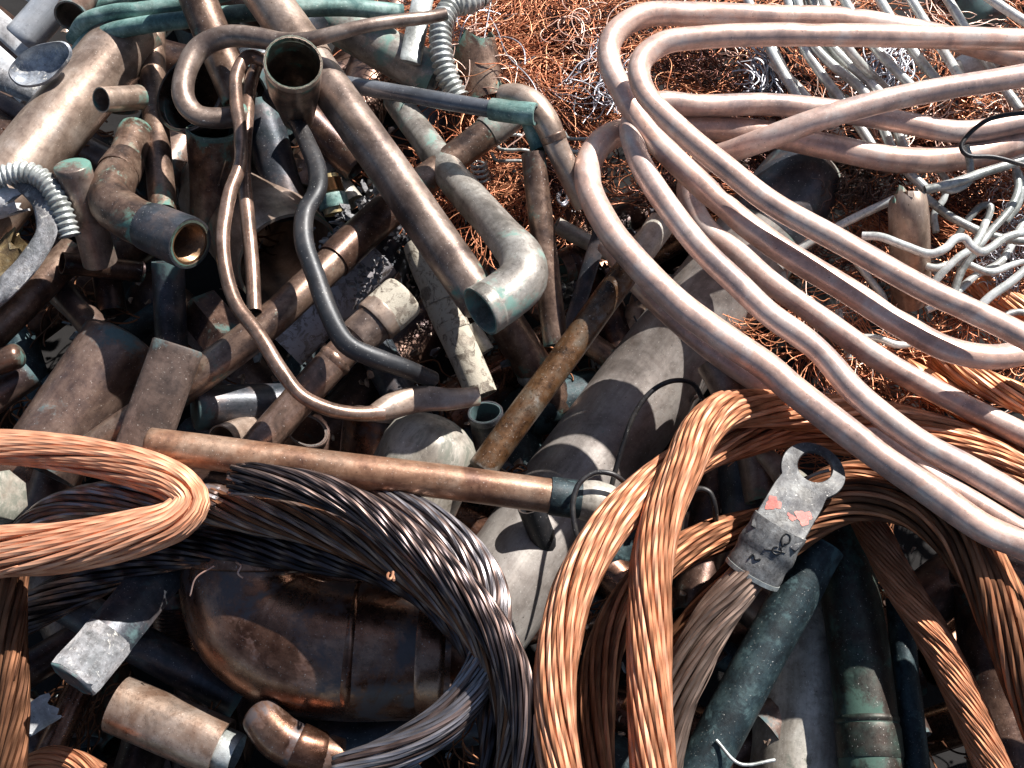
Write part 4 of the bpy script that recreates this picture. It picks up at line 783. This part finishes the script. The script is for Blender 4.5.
# ---- pairs of thin bent metal clips near the bent joint
def wire_thing(name, label, cat, pts, r, mat, group=None):
    it = Item(); P = np.array(pts, float); dep = depth_of(P[:, 0], P[:, 1], P[:, 2]); C = world(P[:, 0], P[:, 1], dep)
    W = cr_weights(P, np.linspace(0, 1, max(12, len(pts)*6))); V, F, tc, M, N, sd = wires_geo((W @ C)[None], r*dep.mean()/FX, 6, len(bpy.data.objects))
    o = fast_mesh(name, V, F, tc, mat, caps=(M, N, sd)); return tag(o, label, cat, group)
def spring(label, x, y, h, rx, ry, turns, dx, dy, mat='galv'):
    t = np.linspace(0, turns*2*math.pi, turns*16)
    wire_thing('coil_spring', label, 'spring', [(x+rx*math.cos(a)+dx*a/6.28, y+ry*math.sin(a)+dy*a/6.28, h+8*math.sin(a)) for a in t], 1.5, mat)
spring('tiny coiled spring in the shade above the open elbow', 478, 162, -6, 8, 4, 4, 1, 5)
spring('loose coil of thin wire at the right of the upright pipe', 562, 196, -20, 5, 7, 2, 1, 2, 'tinned')
for k, (x, y, lb) in enumerate([(505, 134, 'dark wire clip under the bent joint, uppermost'), (512, 149, 'dark wire clip under the bent joint, middle one'), (508, 160, 'dark wire clip under the bent joint, lowest'), (580, 138, 'dark wire clip right of the bent joint, upper'), (584, 151, 'dark wire clip right of the bent joint, lower')]):
    wire_thing('wire_clip', lb, 'clip', [(x-16, y-6, 0), (x-12, y, 4), (x-6, y+1, 6), (x+12, y+1, 6), (x+17, y+2, 4)], 1.8, 'galv', 'wire clips near the bent joint')
spring('bright curled wire end hanging over the black cables', 390, 572, 110, 3, 5, 1, 1, 8, 'bright')
wire_thing('wire_snip', 'short hooked copper snippet lying on the large elbow', 'wire', [(236, 562, 60), (241, 566, 64), (238, 573, 64), (243, 578, 60)], 1.1, 'tanglepink')
wire_thing('wire_snip', 'thin curved copper wire left of the large elbow', 'wire', [(190, 596, 50), (196, 578, 60), (214, 566, 64)], .9, 'tanglepink')
wire_thing('wire_snip', 'pale wire scrap resting inside the lug hole', 'wire', [(803, 484, 40), (808, 478, 44), (818, 473, 48), (829, 470, 50)], 1.8, 'cream')

# ================================================================ loose wire, debris, buried scrap
def world_h(x, y, h): return world(x, y, depth_of(x, y, h))
def hanks(name, label_kind, mat, specs, seed, sides=3, N=30):
    """bundles of fine wire: specs = (x, y, h, direction deg, spread px, length px, curl, count, wire radius px, lift)"""
    rg = np.random.default_rng(seed); allV = []; allF = []; allT = []; base = 0
    for (x, y, h, ang, sp, ln, curl, cnt, wr, lift) in specs:
        c = world_h(np.array(float(x)), np.array(float(y)), h); mm = float(depth_of(x, y, h))/FX
        th0 = math.radians(ang)+rg.normal(0, .22, cnt); L = ln*mm*rg.uniform(.5, 1.2, cnt)
        kap = (curl+rg.normal(0, .9, cnt))/L; s = np.linspace(-.5, .5, N)[None]*L[:, None]
        a = th0[:, None]+kap[:, None]*s+rg.uniform(.15, .9, (cnt, 1))*np.sin(s/L[:, None]*rg.uniform(5, 16, (cnt, 1))+rg.uniform(0, 6, (cnt, 1)))
        ds = L[:, None]/N; X = np.cumsum(np.cos(a)*ds, 1); Y = np.cumsum(np.sin(a)*ds, 1); X -= X[:, [N//2]]; Y -= Y[:, [N//2]]
        ox = rg.normal(0, sp*mm*.5, cnt); oy = rg.normal(0, sp*mm*.5, cnt); oz = rg.normal(0, lift*.001*.5, cnt)
        Z = oz[:, None]+lift*.001*.6*np.sin(s/L[:, None]*rg.uniform(1, 7, (cnt, 1))+rg.uniform(0, 6, (cnt, 1)))
        P = np.stack([c[0]+ox[:, None]+X, c[1]+oy[:, None]+Y*1.05, c[2]+Z], -1)
        V, F, tc, *_ = wires_geo(P, wr*mm*rg.uniform(.8, 1.2, cnt), sides, int(rg.integers(1e6)))
        allV.append(V); allF.append(F+base); allT.append(tc); base += len(V)
    o = fast_mesh(name, np.vstack(allV), np.vstack(allF), np.vstack(allT), mat)
    return tag(o, label_kind[0], label_kind[1], kind='stuff')
rg = np.random.default_rng(3)
def scatter(n, x0, x1, y0, y1, h0, h1, ang=None, asd=60, **k):
    out = []
    for _ in range(n):
        x = rg.uniform(x0, x1); y = rg.uniform(y0, y1)
        out.append((x, y, rg.uniform(h0, h1), rg.normal(ang, asd) if ang is not None else rg.uniform(0, 360), k.get('sp', 16), k.get('ln', 90)*rg.uniform(.6, 1.3), rg.normal(0, k.get('curl', 1.6)), k.get('cnt', 16), k.get('wr', .6), k.get('lift', 12)))
    return out
up = scatter(26, 440, 640, -60, 120, -18, -2, 20, 30, cnt=18, ln=150, curl=1.5) + scatter(120, 430, 1120, -150, 240, -52, -12, cnt=16, ln=170, curl=2.8) + scatter(54, 760, 1120, 180, 470, -70, -30, cnt=15, ln=150, curl=2.6)
hanks('orange_wire_tangle', ('tangle of fine orange copper wire filling the upper right', 'wire tangle'), 'tangle', up, 11)
hanks('bright_wire_tangle', ('pink glinting strands lying over the orange wire tangle', 'wire tangle'), 'tanglepink',
      scatter(14, 440, 620, -60, 110, -14, 14, 80, 35, cnt=7, ln=120, sp=12, curl=2.6) + scatter(34, 700, 1100, -60, 150, -30, -6, cnt=9, ln=90) + scatter(12, 800, 1090, 170, 460, -34, -16, cnt=7, ln=70), 12)
hanks('dark_wire_tangle', ('dark reddish wire tangle beneath the coil bends', 'wire tangle'), 'tangledark',
      scatter(44, 540, 780, 20, 190, -24, -4, cnt=16, ln=70, curl=3.5) + scatter(50, 440, 1060, -120, 220, -60, -36, cnt=18, ln=110) + scatter(16, 790, 1060, 150, 300, -34, -12, cnt=20, ln=50, curl=3), 13)
hanks('tinned_wire_tangle', ('silvery tinned wires curled together inside the big coil bend', 'wire tangle'), 'tinned',
      scatter(5, 580, 618, 70, 108, 0, 10, cnt=7, ln=60, curl=3, wr=.8) + scatter(2, 450, 540, -20, 60, 4, 22, 85, 25, cnt=3, ln=150, wr=1.) + scatter(14, 980, 1040, 195, 290, -20, 0, cnt=12, ln=34, curl=3), 14)
hanks('wire_wool', ('black and white wire wool under the sagging tube', 'wire wool'), 'pinkdark',
      scatter(22, 815, 885, 150, 205, -26, -6, cnt=18, ln=34, curl=3.4, sp=10), 15)
hanks('white_wire_bundle', ('pale straight wires bundled behind the silvery rods', 'wire bundle'), 'tinned',
      [(880, 60, -6, 62, 10, 90, .2, 26, .9, 6), (900, 68, -4, 70, 8, 80, .3, 22, .9, 6), (775, 70, -6, 100, 12, 70, 1, 24, .9, 6), (760, 85, -4, 80, 12, 60, 1.8, 20, .9, 8)], 16)
hanks('deep_wire_scrap', ('dark wire scraps lying in the gaps of the heap', 'wire scrap'), 'oldcopper', scatter(90, -250, 1250, 120, 960, -140, -64, cnt=9, ln=110, wr=1.1), 17)

# crumpled foil and crust chips near the black tube
def chips(name, label, mat, x0, y0, x1, y1, wd, n, h, size, seed):
    rg = np.random.default_rng(seed); V = []; F = []
    for _ in range(n):
        t = rg.uniform(); x = x0+(x1-x0)*t+rg.normal(0, wd); y = y0+(y1-y0)*t+rg.normal(0, wd)
        c = world_h(np.array(x), np.array(y), h+rg.uniform(-14, 14)); sz = size*.001*rg.uniform(.4, 1.3)
        A = rg.normal(size=(3, 3)); Q, _r = np.linalg.qr(A); b = len(V); m = 6
        for k in range(m):
            a = k/m*6.28; r_ = sz*rg.uniform(.5, 1.1); V.append(c+Q[0]*math.cos(a)*r_+Q[1]*math.sin(a)*r_*.7+Q[2]*rg.normal(0, sz*.25))
        for k in range(m): V.append(V[b+k]+Q[2]*sz*.22)
        F += [list(range(b, b+m)), list(range(b+2*m-1, b+m-1, -1))]+[[b+k, b+m+k, b+m+(k+1) % m, b+(k+1) % m] for k in range(m)]
    V = np.array(V); o = mesh_obj(name, V, F, V, mat, smooth=False); return tag(o, label, 'debris', kind='stuff')
chips('crumpled_foil', 'crumpled grey foil and crust beside the crossing pipe', 'crust', 392, 188, 318, 262, 9, 170, 14, 7, 21)
chips('crumpled_foil', 'white crust crumbs on the peeling pipe', 'crust', 380, 262, 356, 300, 7, 70, 24, 5, 22)
chips('metal_chips', 'metal chips scattered deep in the gaps of the heap', 'galv', -100, 500, 1100, 500, 190, 260, -130, 7, 23)
chips('metal_chips', 'brown and grey clippings filling the gaps between the pipes', 'tan', 40, 380, 760, 420, 210, 420, -84, 6, 25)
chips('metal_chips', 'dark crumbs and flakes in the middle gaps', 'slate', 430, 200, 640, 260, 60, 160, -70, 7, 24)

# buried pipes: seen only as dark shapes between the things above
GB = 'dark pipes buried deep in the heap'
def buried(n, x0, x1, y0, y1, h0, h1, seed):
    rg = np.random.default_rng(seed)
    for _ in range(n):
        x = rg.uniform(x0, x1); y = rg.uniform(y0, y1); a = rg.uniform(0, math.pi); ln = rg.uniform(60, 170); r = rg.uniform(10, 30); h = rg.uniform(h0, h1)
        dx, dy = math.cos(a)*ln, math.sin(a)*ln; it = Item()
        it.kind = 'pipe'; it.name = 'buried_pipe'; it.label = 'dark tarnished pipe buried deep in the shaded gaps of the heap'; it.cat = 'pipe'; it.group = GB
        it.mat = ['dkbrown', 'slate', 'purple', 'brown', 'bluegreen', 'copperfit', 'dkbrown'][int(rg.integers(7))]; it.kw = {'dent': .02, 'sides': 16, 'wob': 0}; it.r = r
        it.P = np.array([(x-dx, y-dy, h-rg.uniform(0, 30)), (x+dx, y+dy, h+rg.uniform(0, 20))]); it.rs = np.ones(2); it.dep = depth_of(it.P[:, 0], it.P[:, 1], it.P[:, 2])
        it.Q = it.P.copy(); it.L = np.linalg.norm(it.Q[1]-it.Q[0]); build_pipe(it)
buried(60, -80, 760, 120, 860, -190, -95, 5); buried(16, -60, 460, -60, 200, -150, -80, 9); buried(22, 560, 1120, 520, 900, -190, -110, 6); buried(26, -160, 1180, -60, 900, -260, -180, 8)

# ground: one dark dirt sheet to the horizon
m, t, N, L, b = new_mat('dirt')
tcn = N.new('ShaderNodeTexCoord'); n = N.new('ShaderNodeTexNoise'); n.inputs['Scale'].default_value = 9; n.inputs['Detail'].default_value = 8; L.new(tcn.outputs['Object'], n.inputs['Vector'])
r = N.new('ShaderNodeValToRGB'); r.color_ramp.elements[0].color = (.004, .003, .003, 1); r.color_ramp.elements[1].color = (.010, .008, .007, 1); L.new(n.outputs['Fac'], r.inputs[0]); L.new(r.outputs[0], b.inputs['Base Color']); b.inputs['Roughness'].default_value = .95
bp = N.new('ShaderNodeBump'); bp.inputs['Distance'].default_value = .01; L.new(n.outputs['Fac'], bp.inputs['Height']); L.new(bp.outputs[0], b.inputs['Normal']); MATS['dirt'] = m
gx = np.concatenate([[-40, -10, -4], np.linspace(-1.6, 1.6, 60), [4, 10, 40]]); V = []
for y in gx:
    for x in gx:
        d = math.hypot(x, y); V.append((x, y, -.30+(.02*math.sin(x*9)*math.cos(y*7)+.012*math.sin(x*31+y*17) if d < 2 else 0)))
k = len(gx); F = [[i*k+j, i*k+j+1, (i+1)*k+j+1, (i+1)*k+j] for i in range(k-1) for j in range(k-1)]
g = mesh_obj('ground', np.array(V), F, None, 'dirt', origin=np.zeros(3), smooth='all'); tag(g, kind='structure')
print('objects', len(bpy.data.objects), 'tris ~', sum(len(o.data.polygons)*2 for o in bpy.data.objects if o.type == 'MESH'))
